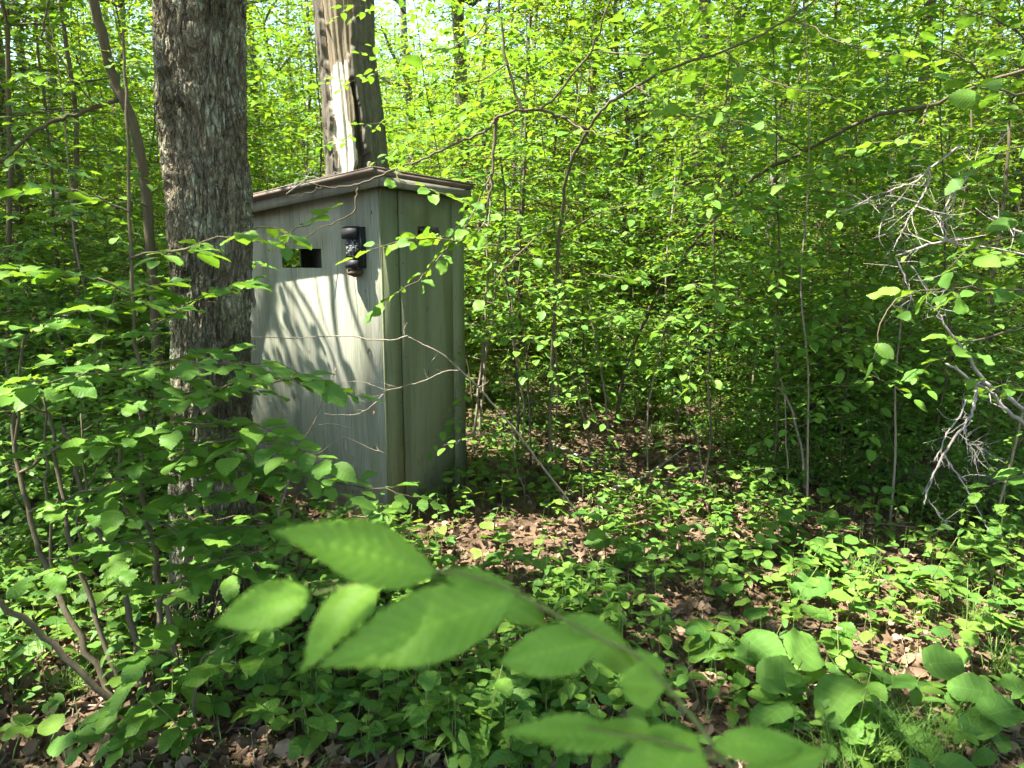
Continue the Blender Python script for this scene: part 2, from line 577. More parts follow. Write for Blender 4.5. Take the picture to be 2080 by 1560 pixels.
BROAD = [leaf_shape(18, 10, wd, peak=0.4, tip=0.5, teeth=0.03, fold=f, curl=c, pleat=0.004, nple=5, heart=0.16, wave=w * 0.8, seed=s)
         for s, (wd, f, c, w) in enumerate([(0.42, 0.15, 0.15, 0.06), (0.40, 0.3, 0.22, 0.08), (0.44, 0.05, 0.1, 0.07)])]


def tpl_mesh(name, tpl, m):
    g = Geo()
    g.add(tpl[0], tpl[1], tpl[2], tpl[3])
    return g.mesh(name, m, True)


MESH = {
    'hazel': [tpl_mesh('hazel_leaf', t, M['leaf']) for t in HAZEL],
    'herb': [tpl_mesh('herb_leaf', t, M['leaf_herb']) for t in HERB],
    'round': [tpl_mesh('round_leaf', t, M['leaf_herb']) for t in ROUND],
    'near': [tpl_mesh('sprig_leaf', t, M['leaf_near']) for t in NEARL],
    'broad': [tpl_mesh('broad_leaf', t, M['leaf_broad']) for t in BROAD],
}


def leaf_frames(L):
    """leaves as (pos, dir, normal, size) -> arrays"""
    pos = np.array([l[0] for l in L]); y = np.array([l[1] for l in L]); z = np.array([l[2] for l in L]); s = np.array([l[3] for l in L])
    return frames(pos, y, z, s)


def frames(pos, y, z, s):
    y = y / (np.linalg.norm(y, axis=1)[:, None] + 1e-9)
    z = z - y * np.sum(z * y, 1)[:, None]
    z /= np.linalg.norm(z, axis=1)[:, None] + 1e-9
    return pos, np.cross(y, z), y, z, s


def merge_leaves(g, fr, tpl):
    pos, X, Y, Z, s = fr
    V, Q, T, UV = tpl
    W = pos[:, None] + s[:, None, None] * (V[None, :, 0, None] * X[:, None] + V[None, :, 1, None] * Y[:, None] + V[None, :, 2, None] * Z[:, None])
    n, m = W.shape[:2]
    off = (np.arange(n) * m)[:, None, None]
    g.add(W.reshape(-1, 3), (Q[None] + off).reshape(-1, 4) if len(Q) else None, (T[None] + off).reshape(-1, 3) if len(T) else None, np.tile(UV, (n, 1)))


def leaf_objects(fr, meshes, parent, origin, R, name='leaf'):
    pos, X, Y, Z, s = fr
    for k in range(len(pos)):
        o = bpy.data.objects.new(name, meshes[int(R.integers(len(meshes)))])
        col.objects.link(o)
        o.parent = parent
        m = np.eye(4)
        m[:3, 0], m[:3, 1], m[:3, 2] = X[k] * s[k], Y[k] * s[k], Z[k] * s[k]
        m[:3, 3] = pos[k] - origin
        o.matrix_basis = Matrix(m.tolist())


# ------------------------------------------------------------------ growing twigs and leaves
def dress(R, tubes, leaves, pts, r, leaf, gap, twig, tgap, start=0.10, droop=0.22, tilt=0.22, minor=0.35):
    """side twigs left and right of a branch, with leaves set alternately in nearly level sprays"""
    pts = np.asarray(pts, float)
    seg = np.linalg.norm(np.diff(pts, axis=0), axis=1)
    cum = np.concatenate([[0], np.cumsum(seg)])
    L = cum[-1]
    sgn = 1 if R.random() < 0.5 else -1
    s = start * L + R.random() * tgap
    while s < L:
        k = min(np.searchsorted(cum, s) - 1, len(seg) - 1)
        k = max(k, 0)
        t = nrm(pts[k + 1] - pts[k])
        p = pts[k] + t * (s - cum[k])
        side = nrm(np.cross(UP, t) + np.array([1e-6, 0, 0]))
        td = nrm(t * 0.55 + sgn * side * R.uniform(0.6, 1.0) + UP * R.normal(0.02, 0.14))
        tl = twig * (1 - 0.45 * s / L) * R.uniform(0.5, 1.15)
        twiglet(R, tubes, leaves, p, td, tl, r * minor, leaf, gap, droop, tilt)
        sgn = -sgn
        s += tgap * R.uniform(0.7, 1.3)
    twiglet(R, tubes, leaves, pts[-1], nrm(pts[-1] - pts[-2]), twig * 0.7, r * minor, leaf, gap, droop, tilt)


def twiglet(R, tubes, leaves, p, td, tl, r, leaf, gap, droop, tilt):
    n = max(1, int(tl / gap))
    tt = np.linspace(0, 1, 4)[:, None]
    pts = p + td * tl * tt + UP * (-droop * tl * tt ** 2 * 0.5) + np.vstack([np.zeros(3), R.normal(0, 0.05 * tl, (3, 3))])
    tubes.append((pts, np.linspace(r, r * 0.45, 4)))
    side = nrm(np.cross(UP, td) + np.array([1e-6, 0, 0]))
    s2 = 1 if R.random() < 0.5 else -1
    for i in range(n + 1):
        f = (i + 0.6) / (n + 0.6)
        q = p + td * tl * f + UP * (-droop * tl * f * f * 0.5)
        last = i == n
        ld = nrm(td * (1.0 if last else R.uniform(0.4, 0.8)) + (0 if last else s2) * side * R.uniform(0.6, 0.95) + UP * R.normal(-0.10, 0.13))
        nz = UP + R.normal(0, tilt, 3)
        leaves.append((q, ld, nz, leaf * R.uniform(0.6, 1.15)))
        s2 = -s2


def sapling(R, h, r0, nb, f0, blen, leaf, gap, twig, tgap, lean=0.1, rise=0.35, dens_top=1.0):
    """local coordinates; returns stem tubes, twig tubes, leaves"""
    tubes, leaves = [], []
    n = 9
    a = R.uniform(0, 2 * math.pi)
    bend = R.normal(0, 0.06, (n, 3)) * h * 0.12
    bend[0] = 0
    z = np.linspace(0, h, n)
    stem = np.stack([np.cos(a) * lean * z ** 1.3 / max(h, 1) ** 0.3, np.sin(a) * lean * z ** 1.3 / max(h, 1) ** 0.3, z], 1) + bend * [1, 1, 0.2]
    stem = smooth_path(stem, 3)
    m = len(stem)
    stems = [(stem, np.linspace(r0, r0 * 0.22, m))]
    az = R.uniform(0, 6.28)
    for b in range(nb):
        f = f0 + (1 - f0) * (b + R.random()) / nb
        p = stem[min(int(f * (m - 1)), m - 1)]
        az += 2.4 + R.normal(0, 0.4)
        d = nrm([math.cos(az), math.sin(az), rise + 0.35 * (f - 0.5) + R.normal(0, 0.15)])
        l = blen * (1.15 - 0.75 * f) * R.uniform(0.6, 1.2)
        k = 6
        t = np.linspace(0, 1, k)[:, None]
        pts = p + d * l * t + UP * (-0.28 * l * t ** 2) + np.vstack([np.zeros(3), R.normal(0, 0.03 * l, (k - 1, 3))])
        rb = r0 * 0.30 * (1.1 - 0.6 * f)
        tubes.append((pts, np.linspace(rb, rb * 0.35, k)))
        dress(R, tubes, leaves, pts, rb, leaf, gap, twig, tgap)
    return stems, tubes, leaves


def tubes_mesh(name, tubes, m, sides=5, keep=1.0, R=None):
    g = Geo()
    for pts, rad in tubes:
        if keep < 1.0 and R.random() > keep:
            continue
        g.tube(pts, rad, sides)
    return g.mesh(name, m, True)


# ================================================================== THE GROUND
def build_ground():
    a = np.concatenate([np.linspace(-300, -30, 10), np.linspace(-26, -10, 16), np.linspace(-9.5, 9.5, 150), np.linspace(10, 26, 16), np.linspace(30, 300, 10)])
    b = np.concatenate([np.linspace(-300, -20, 10), np.linspace(-16, 0, 16), np.linspace(0.3, 15, 120), np.linspace(16, 40, 20), np.linspace(50, 300, 10)])
    Xg, Yg = np.meshgrid(a, b)
    V = np.stack([Xg.ravel(), Yg.ravel(), gz(Xg.ravel(), Yg.ravel())], 1)
    n = len(a)
    i = (np.arange(len(b) - 1)[:, None] * n + np.arange(n - 1)[None]).ravel()
    g = Geo()
    g.add(V, np.stack([i, i + 1, i + n + 1, i + n], 1))
    obj('ground', g.mesh('ground', M['soil'], True), kind='structure')


build_ground()

# ================================================================== THE PLYWOOD HUT
HC = P(789, 1070, 4.12)[:2]                     # nearest corner
HB = nrm([0.47, 0.88, 0])[:2]                   # along the narrow side, away from the corner
HA = np.array([-HB[1], HB[0]])                  # along the wide front, to the left
HUT_D, HUT_W, WT = 0.90, 1.36, 0.018
hut_rot = math.atan2(HB[1], HB[0])
hz0 = gz1(*HC) - 0.06
SL = 0.115                                      # roof fall per metre towards the left


def hut_local(p):
    d = np.asarray(p)[:2] - HC
    return d @ HB, d @ HA, p[2] - hz0


def hut_world(x, y, z):
    q = HC + HB * x + HA * y
    return np.array([q[0], q[1], z + hz0])


def hit_front(px, py):
    d = ray(px, py)
    n = np.array([HB[0], HB[1], 0])
    o = np.array([HC[0], HC[1], 0])
    t = ((o - EYE) @ n) / (d @ n)
    return hut_local(EYE + d * t)


def hit_side(px, py):
    d = ray(px, py)
    n = np.array([HA[0], HA[1], 0])
    o = np.array([HC[0], HC[1], 0])
    t = ((o - EYE) @ n) / (d @ n)
    return hut_local(EYE + d * t)


def sheet(u0, u1, ztop, hole, thick, to3, R=None):
    """a board u0..u1 wide with a sloping top and one opening; to3(u, depth, z)"""
    g = Geo()
    zt = lambda u: ztop(u)
    if hole is None:
        c = [(u0, 0), (u1, 0), (u1, zt(u1)), (u0, zt(u0))]
        V = [to3(u, 0, z) for u, z in c] + [to3(u, thick, z) for u, z in c]
        g.add(V, [(0, 1, 2, 3), (7, 6, 5, 4), (0, 4, 5, 1), (1, 5, 6, 2), (2, 6, 7, 3), (3, 7, 4, 0)])
        return g
    a, b, lo, hi = hole
    o = [(u0, 0), (u1, 0), (u1, zt(u1)), (u0, zt(u0))]
    h = [(a, lo), (b, lo), (b, hi), (a, hi)]
    V = [to3(u, 0, z) for u, z in o + h] + [to3(u, thick, z) for u, z in o + h]
    Q = []
    for k in range(4):
        k2 = (k + 1) % 4
        Q.append((k, k2, 4 + k2, 4 + k))
        Q.append((8 + k, 12 + k, 12 + k2, 8 + k2))
        Q.append((k, 8 + k, 8 + k2, k2))
        Q.append((4 + k, 4 + k2, 12 + k2, 12 + k))
    g.add(V, Q)
    return g


def build_hut():
    root = obj('plywood_hut', None, label='weathered grey-green plywood hut with slit windows among the trees', cat='hut', loc=(HC[0], HC[1], hz0))
    root.rotation_euler = (0, 0, hut_rot)
    # local: x along the narrow side, y along the front; front wall outside is -x, narrow side outside is -y
    ztop = lambda y: 2.10 - SL * y
    wa = [hit_front(x, y) for x, y in ((571, 504), (652, 507), (652, 546), (572, 542))]
    win = (min(w[1] for w in wa), max(w[1] for w in wa), np.mean([wa[2][2], wa[3][2]]), np.mean([wa[0][2], wa[1][2]]))
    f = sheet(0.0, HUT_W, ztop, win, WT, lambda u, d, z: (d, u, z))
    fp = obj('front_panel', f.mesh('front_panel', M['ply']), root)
    fp['label'] = 'wide plywood front with a small rectangular opening, silvery where the sun hits'
    # narrow side: corner board, wide panel, end board
    s1 = hit_side(816, 700)[0]
    s2 = hit_side(921, 700)[0]
    wb = [hit_side(x, y) for x, y in ((848, 458), (893, 462), (893, 493), (848, 490))]
    hole = (wb[0][0], wb[1][0], np.mean([wb[2][2], wb[3][2]]), np.mean([wb[0][2], wb[1][2]]))
    top = lambda x: 2.075
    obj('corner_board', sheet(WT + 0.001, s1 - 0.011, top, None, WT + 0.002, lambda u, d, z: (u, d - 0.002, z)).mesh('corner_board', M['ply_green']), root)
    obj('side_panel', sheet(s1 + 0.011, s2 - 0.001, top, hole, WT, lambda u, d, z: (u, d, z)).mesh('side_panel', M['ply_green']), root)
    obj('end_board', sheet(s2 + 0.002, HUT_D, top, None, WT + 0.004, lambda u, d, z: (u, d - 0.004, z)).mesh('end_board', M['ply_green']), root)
    # corner trim strip on the front's edge
    g = Geo(); g.box((0.001, -0.008, 0.0), (WT, -0.001, 2.06))
    obj('corner_trim', g.mesh('corner_trim', M['ply_green']), root)
    # far walls: the back has an opening seen through the front one
    d = ray(590, 522)
    b0 = np.array([*(HC + HA * (HUT_W - WT)), 0]); nb = np.array([HA[0], HA[1], 0])
    hb = hut_local(EYE + d * (((b0 - EYE) @ nb) / (d @ nb)))
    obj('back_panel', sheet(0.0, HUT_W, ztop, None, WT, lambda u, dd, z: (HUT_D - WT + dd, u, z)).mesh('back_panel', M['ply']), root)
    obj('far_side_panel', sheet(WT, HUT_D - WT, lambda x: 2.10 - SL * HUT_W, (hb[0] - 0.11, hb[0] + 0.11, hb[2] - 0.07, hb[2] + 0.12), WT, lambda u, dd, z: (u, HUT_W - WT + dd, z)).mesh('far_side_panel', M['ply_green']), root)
    g = Geo(); g.box((WT, WT, 0.08), (HUT_D - WT, HUT_W - WT, 0.10))
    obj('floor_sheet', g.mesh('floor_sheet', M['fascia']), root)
    # roof: deck, roofing with a thin drip edge, and boards under the eaves
    x0, x1, y0, y1 = -0.165, HUT_D + 0.0, -0.105, HUT_W + 0.12

    def slab(xa, xb, ya, yb, za, zb):
        gg = Geo()
        gg.hexa([(xa, ya, za - SL * ya), (xb, ya, za - SL * ya), (xb, yb, za - SL * yb), (xa, yb, za - SL * yb),
                 (xa, ya, zb - SL * ya), (xb, ya, zb - SL * ya), (xb, yb, zb - SL * yb), (xa, yb, zb - SL * yb)])
        return gg
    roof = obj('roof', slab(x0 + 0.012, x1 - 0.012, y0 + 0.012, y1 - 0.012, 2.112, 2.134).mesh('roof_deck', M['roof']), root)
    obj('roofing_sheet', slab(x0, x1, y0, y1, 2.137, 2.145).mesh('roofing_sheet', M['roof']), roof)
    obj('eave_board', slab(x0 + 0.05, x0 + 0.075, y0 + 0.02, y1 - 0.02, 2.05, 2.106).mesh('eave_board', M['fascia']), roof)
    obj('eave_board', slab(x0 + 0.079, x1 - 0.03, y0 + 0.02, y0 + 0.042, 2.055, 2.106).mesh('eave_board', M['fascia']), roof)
    # roof edge strip, reddish, along the front
    obj('edge_strip', slab(x0 - 0.006, x0 + 0.009, y0, y1, 2.114, 2.135).mesh('edge_strip', M['roof']), roof)
    # nails down the boards
    R = np.random.default_rng(5)
    gn = Geo()
    th = np.arange(6) * math.pi / 3
    gn.add(np.vstack([np.stack([np.cos(th) * .005, np.full(6, 0.0), np.sin(th) * .005], 1), [[0, -0.003, 0]]]), None, [(k, (k + 1) % 6, 6) for k in range(6)])
    nm = gn.mesh('nail', M['nail'])
    for z in np.linspace(0.25, 1.95, 7):
        for x, off in ((s1 - 0.03, -0.0025), (s2 + 0.03, -0.0045), (s1 + 0.035, -0.0005)):
            obj('nail', nm, root, loc=(x, off, z + R.normal(0, 0.02)))
    return win, hole


HUT_WIN, HUT_HOLE = build_hut()


def build_wall_box():
    # black box hung on the front
    c = [hit_front(x, y) for x, y in ((700, 464), (739, 464), (739, 552), (712, 552))]
    y1, y0 = c[0][1] - 0.036, c[1][1] - 0.012
    zt, zb = c[0][2] + 0.005, c[2][2] + 0.022
    o = hut_world(0, 0, 0)
    root = obj('wall_box', None, label='black plastic box with hooded top and speckled panel, hung on the hut front', cat='box', loc=o)
    root.rotation_euler = (0, 0, hut_rot)
    w = y1 - y0
    m = Geo(); m.box((-0.05, y0, zb), (-0.0015, y0 + w * 0.80, zt))
    obj('housing', m.mesh('housing', M['black']), root)
    m = Geo()
    m.hexa([(-0.083, y0 + .01, zt - .068), (-0.052, y0 + .01, zt - .068), (-0.052, y1 - .012, zt - .068), (-0.083, y1 - .012, zt - .068),
            (-0.090, y0 + .005, zt - .012), (-0.052, y0 + .005, zt + .004), (-0.052, y1 - .008, zt + .004), (-0.090, y1 - .008, zt - .012)])
    obj('hood', m.mesh('hood', M['black']), root)
    m = Geo(); m.box((-0.070, y0 + .012, zb + .055), (-0.052, y1 - .028, zt - .070))
    obj('panel', m.mesh('panel', M['print']), root)
    m = Geo(); m.box((-0.082, y0 + .008, zb), (-0.0525, y1 - .030, zb + .045))
    obj('ledge', m.mesh('ledge', M['black']), root)
    m = Geo(); m.tube([(-0.03, y0 - .004, zb + .02), (-0.03, y0 - .006, zt - .02)], 0.006, 6)
    obj('side_rod', m.mesh('side_rod', M['black'], True), root)
    # mud nest under it
    R = np.random.default_rng(8)
    g = Geo()
    n, k = 9, 14
    V = []
    for i in range(n):
        a = math.pi * i / (n - 1)
        for j in range(k):
            t = 2 * math.pi * j / k
            rr = 0.030 * (1 + R.normal(0, 0.13))
            V.append((-0.045 + math.sin(a) * math.cos(t) * rr * 1.2, (y0 + y1) / 2 - .004 + math.sin(a) * math.sin(t) * rr * 1.7, zb - 0.026 + math.cos(a) * rr * 0.75))
    i = (np.arange(n - 1)[:, None] * k)
    j = np.arange(k)[None]; j2 = (j + 1) % k
    g.add(V, np.stack([i + j, i + k + j, i + k + j2, i + j2], -1).reshape(-1, 4))
    nest = obj('mud_nest', g.mesh('mud_nest', M['mud'], True), label='lump of dried mud under the black wall box', cat='nest', loc=o)
    nest.rotation_euler = (0, 0, hut_rot)
    # straw nest in the side opening
    u0, u1, z0, z1 = HUT_HOLE
    g = Geo()
    for q in range(90):
        a = np.array([R.uniform(u0 + .005, u1 - .005), R.uniform(-0.018, 0.03), z0 + 0.004 + abs(R.normal(0, 0.22)) * (z1 - z0)])
        if R.random() < 0.25:
            a[2] = z1 - R.uniform(0.003, 0.02)
        dd = nrm(R.normal(0, 1, 3) * [1, 0.35, 0.35]) * R.uniform(0.02, 0.06)
        pts = np.array([a - dd, a + R.normal(0, .006, 3), a + dd])
        pts[:, 2] = np.clip(pts[:, 2], z0 + .001, z1 + .012)
        g.tube(smooth_path(pts, 2), 0.0014, 3, False)
    nst = obj('straw_nest', g.mesh('straw_nest', M['deadwood']), label='straw stuffed into the small side opening of the hut', cat='nest', loc=o)
    nst.rotation_euler = (0, 0, hut_rot)


build_wall_box()


def build_wall_scraps():
    # a curled scrap of bark and a dry leaf caught on the front
    for (px, py), s, nm, lb in (((748, 709), 0.045, 'bark_curl', 'dark curl of bark hanging on the sunlit hut front'),
                                ((763, 829), 0.04, 'dry_leaf', 'small dry leaf stuck to the hut front near its edge')):
        h = hit_front(px, py)
        w = hut_world(-0.012, h[1], h[2])
        g = Geo()
        t = np.linspace(-1.0, 1.2, 9)
        if nm == 'bark_curl':
            pts = np.stack([0.0 * t, -0.3 * s * np.cos(t * 1.3), s * 0.55 * t], 1)
            g.tube(pts, 0.006 * (1.05 - np.abs(t) * 0.6), 5)
            me = g.mesh(nm, M['twig_dark'], True)
        else:
            V, Q, T, UV = leaf_shape(8, 4, 0.2, fold=0.6, curl=0.3, wave=0.1)
            g.add(np.stack([V[:, 2] * s - .004, V[:, 0] * s, -V[:, 1] * s], 1), Q, T, UV)
            me = g.mesh(nm, M['litter'], True)
        o = obj(nm, me, label=lb, cat='bark' if nm == 'bark_curl' else 'leaf', loc=w)
        o.rotation_euler = (0, 0, hut_rot)


build_wall_scraps()

# ================================================================== THE TWO BIG TRUNKS
def trunk_mesh(name, axis, rad, nth, disp, m, attr_fn=None):
    """axis (n,3), rad (n,), surface moved outwards by disp(theta, s, pts)"""
    n = len(axis)
    th = np.linspace(0, 2 * math.pi, nth, endpoint=False)
    c, s = np.cos(th), np.sin(th)
    T, Z = np.meshgrid(th, np.arange(n))
    base = np.stack([c[None] * rad[:, None] + axis[:, 0, None], s[None] * rad[:, None] + axis[:, 1, None], np.repeat(axis[:, 2, None], nth, 1)], -1)
    outn = np.stack([np.broadcast_to(c, (n, nth)), np.broadcast_to(s, (n, nth)), np.zeros((n, nth))], -1)
    d, at = disp(T, base, rad)
    V = base + outn * d[..., None]
    i = np.arange(n - 1)[:, None] * nth
    k = np.arange(nth)[None]; k2 = (k + 1) % nth
    g = Geo()
    g.add(V.reshape(-1, 3), np.stack([i + k, i + k2, i + nth + k2, i + nth + k], -1).reshape(-1, 4))
    return g.mesh(name, m, True, {k_: a.ravel() for k_, a in at.items()})


def ridged(p, oct=3):
    out = 0; amp = 1; tot = 0
    for k in range(oct):
        out = out + amp * (1 - np.abs(2 * vnoise(p * 2 ** k + 13.7 * k) - 1))
        tot += amp
        amp *= 0.5
    return out / tot


def bark_disp(seed, amp=0.010, hfreq=62.0, vfreq=10.0):
    def fn(T, base, rad):
        r = 0.19
        sh = T.shape
        z = base[..., 2]
        warp = (vnoise(np.stack([np.cos(T) * 2 + 5, np.sin(T) * 2 + 5, z * 2.2 + seed], -1).reshape(-1, 3)).reshape(sh) - 0.5) * 0.7
        a = T + warp
        p = np.stack([np.cos(a) * r * hfreq + 40, np.sin(a) * r * hfreq + 40, z * vfreq + seed], -1).reshape(-1, 3)
        f1 = 1 - np.abs(2 * vnoise(p) - 1)
        f2 = 1 - np.abs(2 * vnoise(p * [1.9, 1.9, 2.6] + 7.1) - 1)
        f3 = vnoise(p * [5, 5, 7] + 3.3)
        lump = vnoise(np.stack([np.cos(T) * 1.6 + 9, np.sin(T) * 1.6 + 9, z * 1.3 + seed], -1).reshape(-1, 3))
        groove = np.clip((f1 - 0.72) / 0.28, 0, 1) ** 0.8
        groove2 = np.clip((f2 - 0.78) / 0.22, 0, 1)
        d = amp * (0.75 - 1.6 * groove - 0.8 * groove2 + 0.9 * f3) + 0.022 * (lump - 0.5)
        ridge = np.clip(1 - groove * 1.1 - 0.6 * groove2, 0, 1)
        # root flare
        d = d.reshape(sh) + 0.10 * np.exp(-np.maximum(z - 0.0, 0) / 0.16) * (0.55 + 0.45 * np.cos(4 * T + 1.2 + seed))
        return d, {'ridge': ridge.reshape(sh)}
    return fn


def limbs_and_crown(R, base, top, zc, rc, hc, nleaf, leaf, ncl, tunnels, nlimb=9, r0=0.09, clr=0.75):
    """limbs that leave the trunk and leaf clusters gathered along them; world coordinates.
    clusters standing in a sunbeam that reaches one of the TUNNELS are absent"""
    tubes = []
    ctr = []
    for k in range(nlimb):
        a = 2.4 * k + R.normal(0, 0.3)
        f = R.uniform(0.0, 0.85)
        p = np.asarray(base) * (1 - f) + np.asarray(top) * f
        el = R.uniform(0.2, 0.8)
        l = rc * R.uniform(0.75, 1.15) * (1 - 0.25 * f)
        d = nrm([math.cos(a), math.sin(a), el])
        t = np.linspace(0, 1, 8)[:, None]
        pts = p + d * l * t + UP * (0.18 * l * t ** 2) + np.vstack([np.zeros(3), R.normal(0, 0.05 * l, (7, 3))])
        rb = r0 * (1 - 0.6 * f)
        tubes.append((pts, np.linspace(rb, rb * 0.2, 8)))
        for q in range(5):
            i = int(R.integers(3, 8))
            e = pts[i] + R.normal(0, 0.45, 3) * [1, 1, 0.5]
            tubes.append((smooth_path(np.array([pts[max(i - 1, 0)], (pts[i] + e) / 2 + R.normal(0, .08, 3), e]), 2), np.linspace(rb * 0.3, rb * 0.08, 5)))
            ctr.append(e)
    while len(ctr) < ncl:
        v = R.normal(0, 1, 3)
        v = nrm(v) * R.uniform(0.35, 1.0) ** 0.6
        ctr.append(np.array([top[0], top[1], zc]) + v * [rc, rc, hc])
    ctr = np.array(ctr)
    if len(tunnels):
        keep = np.ones(len(ctr), bool)
        for p, rr in tunnels:
            w = ctr - p
            s = w @ SUN
            dist = np.linalg.norm(w - s[:, None] * SUN, axis=1)
            keep &= ~((dist < rr + clr * 0.55) & (s > 0))
        ctr = ctr[keep]
    if not len(ctr):
        return tubes, None
    per = max(1, nleaf // ncl)
    c = np.repeat(ctr, per, 0)
    n = len(c)
    pos = c + R.normal(0, 1, (n, 3)) * [clr * 0.45, clr * 0.45, clr * 0.22]
    y = R.normal(0, 1, (n, 3)) * [1, 1, 0.35]
    z = UP + R.normal(0, 0.35, (n, 3))
    if len(tunnels):
        keep = np.ones(n, bool)
        for p, rr in tunnels:
            w = pos - p
            s = w @ SUN
            dist = np.linalg.norm(w - s[:, None] * SUN, axis=1)
            keep &= ~((dist < rr) & (s > 0))
        pos, y, z = pos[keep], y[keep], z[keep]
        n = len(pos)
    return tubes, frames(pos, y, z, leaf * R.uniform(0.7, 1.2, n))


# places on the wall and the floor that the sun reaches through gaps in the leaves
TUN = []
for px, py, r_ in ((620, 620, 0.20), (700, 620, 0.27), (755, 650, 0.26), (660, 750, 0.18), (730, 740, 0.27), (700, 850, 0.15), (765, 850, 0.19), (620, 1010, 0.06)):
    h = hit_front(px, py)
    TUN.append((hut_world(0, h[1], h[2]), r_))
for px, py, r_ in ((1010, 870, 0.35), (1060, 900, 0.2), (940, 1105, 0.16), (1060, 1135, 0.14), (1230, 1110, 0.2), (1320, 1060, 0.25), (1480, 1100, 0.22), (1950, 1230, 0.30), (2040, 1290, 0.25), (1800, 1220, 0.15),
                   (1640, 1160, 0.12), (1680, 1120, 0.16), (1990, 1100, 0.13), (120, 1215, 0.18), (70, 1280, 0.16), (1120, 1150, .1), (1700, 1420, 0.14), (1860, 1330, 0.16), (290, 925, 0.15), (1250, 830, 0.6), (1180, 930, 0.3), (190, 1350, 0.12), (150, 1440, 0.1), (1350, 880, 0.3), (1560, 900, 0.3), (1400, 980, 0.25)):
    TUN.append((G(px, py), r_))
for px, py, yy, r_ in ((1960, 860, 2.6, 0.28), (1900, 980, 2.6, 0.2), (150, 690, 2.4, 0.10), (60, 880, 2.4, 0.10), (400, 790, 2.3, 0.08), (1900, 450, 3.3, 0.3), (715, 280, 7.4, 0.5), (1365, 245, 2.6, 0.1)):
    TUN.append((P(px, py, yy), r_))


def build_big_tree():
    R = np.random.default_rng(21)
    Y = 2.92
    ctl = [(1290, 440, 168), (1150, 436, 166), (1000, 433, 172), (850, 432, 162), (700, 430, 158), (560, 430, 160), (480, 428, 170), (400, 427, 172), (300, 415, 172), (150, 411, 178), (0, 409, 183)]
    ax, rd = [], []
    for py, px, w in ctl:
        p = P(px, py, Y)
        t = np.linalg.norm((p - EYE)) * (nrm(p - EYE) @ _F)
        ax.append(p); rd.append(w / 2 / FPX * t - 0.019)
    ax = np.array(ax); rd = np.array(rd)
    zz = np.concatenate([np.linspace(-0.12, 3.0, 300), np.linspace(3.05, 13.0, 60)])
    dx = (ax[-1] - ax[-4]) / (ax[-1][2] - ax[-4][2])
    X = np.interp(zz, ax[:, 2], ax[:, 0]); Yv = np.full_like(zz, Y)
    Rr = np.interp(zz, ax[:, 2], rd)
    hi = zz > ax[-1][2]
    X[hi] = ax[-1][0] + dx[0] * 0.5 * (zz[hi] - ax[-1][2])
    Rr[hi] = rd[-1] * np.clip(1 - (zz[hi] - ax[-1][2]) / 12.5, 0.1, 1)
    axis = np.stack([X, Yv, zz], 1)
    b = axis[0]
    root = obj('big_tree', None, label='thick rough-barked tree trunk standing close in front of the hut', cat='tree', loc=(b[0], b[1], gz1(b[0], b[1])))
    off = np.array([b[0], b[1], gz1(b[0], b[1])])
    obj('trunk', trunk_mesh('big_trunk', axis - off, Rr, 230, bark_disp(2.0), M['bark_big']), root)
    top = axis[-1]
    lo = axis[np.searchsorted(zz, 6.5)]
    tubes, fr = limbs_and_crown(R, lo, top, 10.0, 3.6, 3.0, 11000, 0.14, 300, TUN, 11, 0.08)
    g = Geo()
    for pts, rad in tubes:
        g.tube(pts - off, rad, 6)
    cr = Geo()
    merge_leaves(cr, (fr[0] - off, *fr[1:]), LEAF_TINY)
    crown = obj('crown', cr.mesh('big_crown', M['leaf_high']), root)
    obj('limbs', g.mesh('big_limbs', M['bark_far'], True), crown)['kind'] = 'stuff'
    # low limb whose hanging twigs stripe the sunlit hut front
    st = axis[np.searchsorted(zz, 4.6)]
    hub = np.array([-2.3, 3.75, 5.0])
    limb = smooth_path(np.array([st, st * 0.5 + hub * 0.5 + [0, 0, 0.25], hub, hub + [-0.7, 0.5, 0.1]]), 5)
    g = Geo(); g.tube(limb - off, np.linspace(0.06, 0.03, len(limb)), 7)
    lo_l = obj('low_limb', g.mesh('low_limb', M['bark_far'], True), root)
    streaks = [([(572, 556), (600, 610), (619, 650), (643, 705), (668, 800)], 0.015), ([(592, 552), (631, 631), (672, 714), (692, 790), (716, 900)], 0.017), ([(672, 550), (678, 640), (690, 714), (722, 810), (765, 930)], 0.024),
               ([(706, 590), (738, 690), (779, 797)], 0.020), ([(545, 580), (566, 660), (600, 760), (640, 900)], 0.022), ([(640, 560), (655, 640), (700, 760)], 0.009)]
    lv, tb = [], []
    for q, (path, r_) in enumerate(streaks):
        w = []
        for i_, (px, py) in enumerate(path):
            h = hit_front(px, py)
            w.append(hut_world(0, h[1], h[2]) + SUN * (3.3 + 0.12 * q + 0.05 * i_))
        w = np.array(w)
        j_ = int(np.argmin(np.linalg.norm(limb - w[0], axis=1)))
        w = smooth_path(np.vstack([limb[j_], (limb[j_] + w[0]) / 2 + [0, 0, 0.1], w]), 4)
        g = Geo(); g.tube(w - off, np.concatenate([np.full(4, 0.012), np.linspace(r_, r_ * 0.6, len(w) - 4)]), 6)
        obj('hanging_branch', g.mesh('hanging_branch', M['bark_far'], True), lo_l)
    # peeling plate of bark on its right edge, and a scar on its left
    g = Geo()
    a0 = P(509, 545, 2.86)
    V, Q, T, UV = leaf_shape(14, 4, 0.035, tip=0.6, fold=0.3, curl=-0.05, wave=0.05)
    s = 0.16
    g.add(np.stack([V[:, 0] * s + V[:, 2] * s, V[:, 0] * 0.03 - 0.01, -V[:, 1] * s], 1) + a0 - off, Q, T, UV)
    obj('bark_flake', g.mesh('bark_flake', M['bark_far']), root)


build_big_tree()


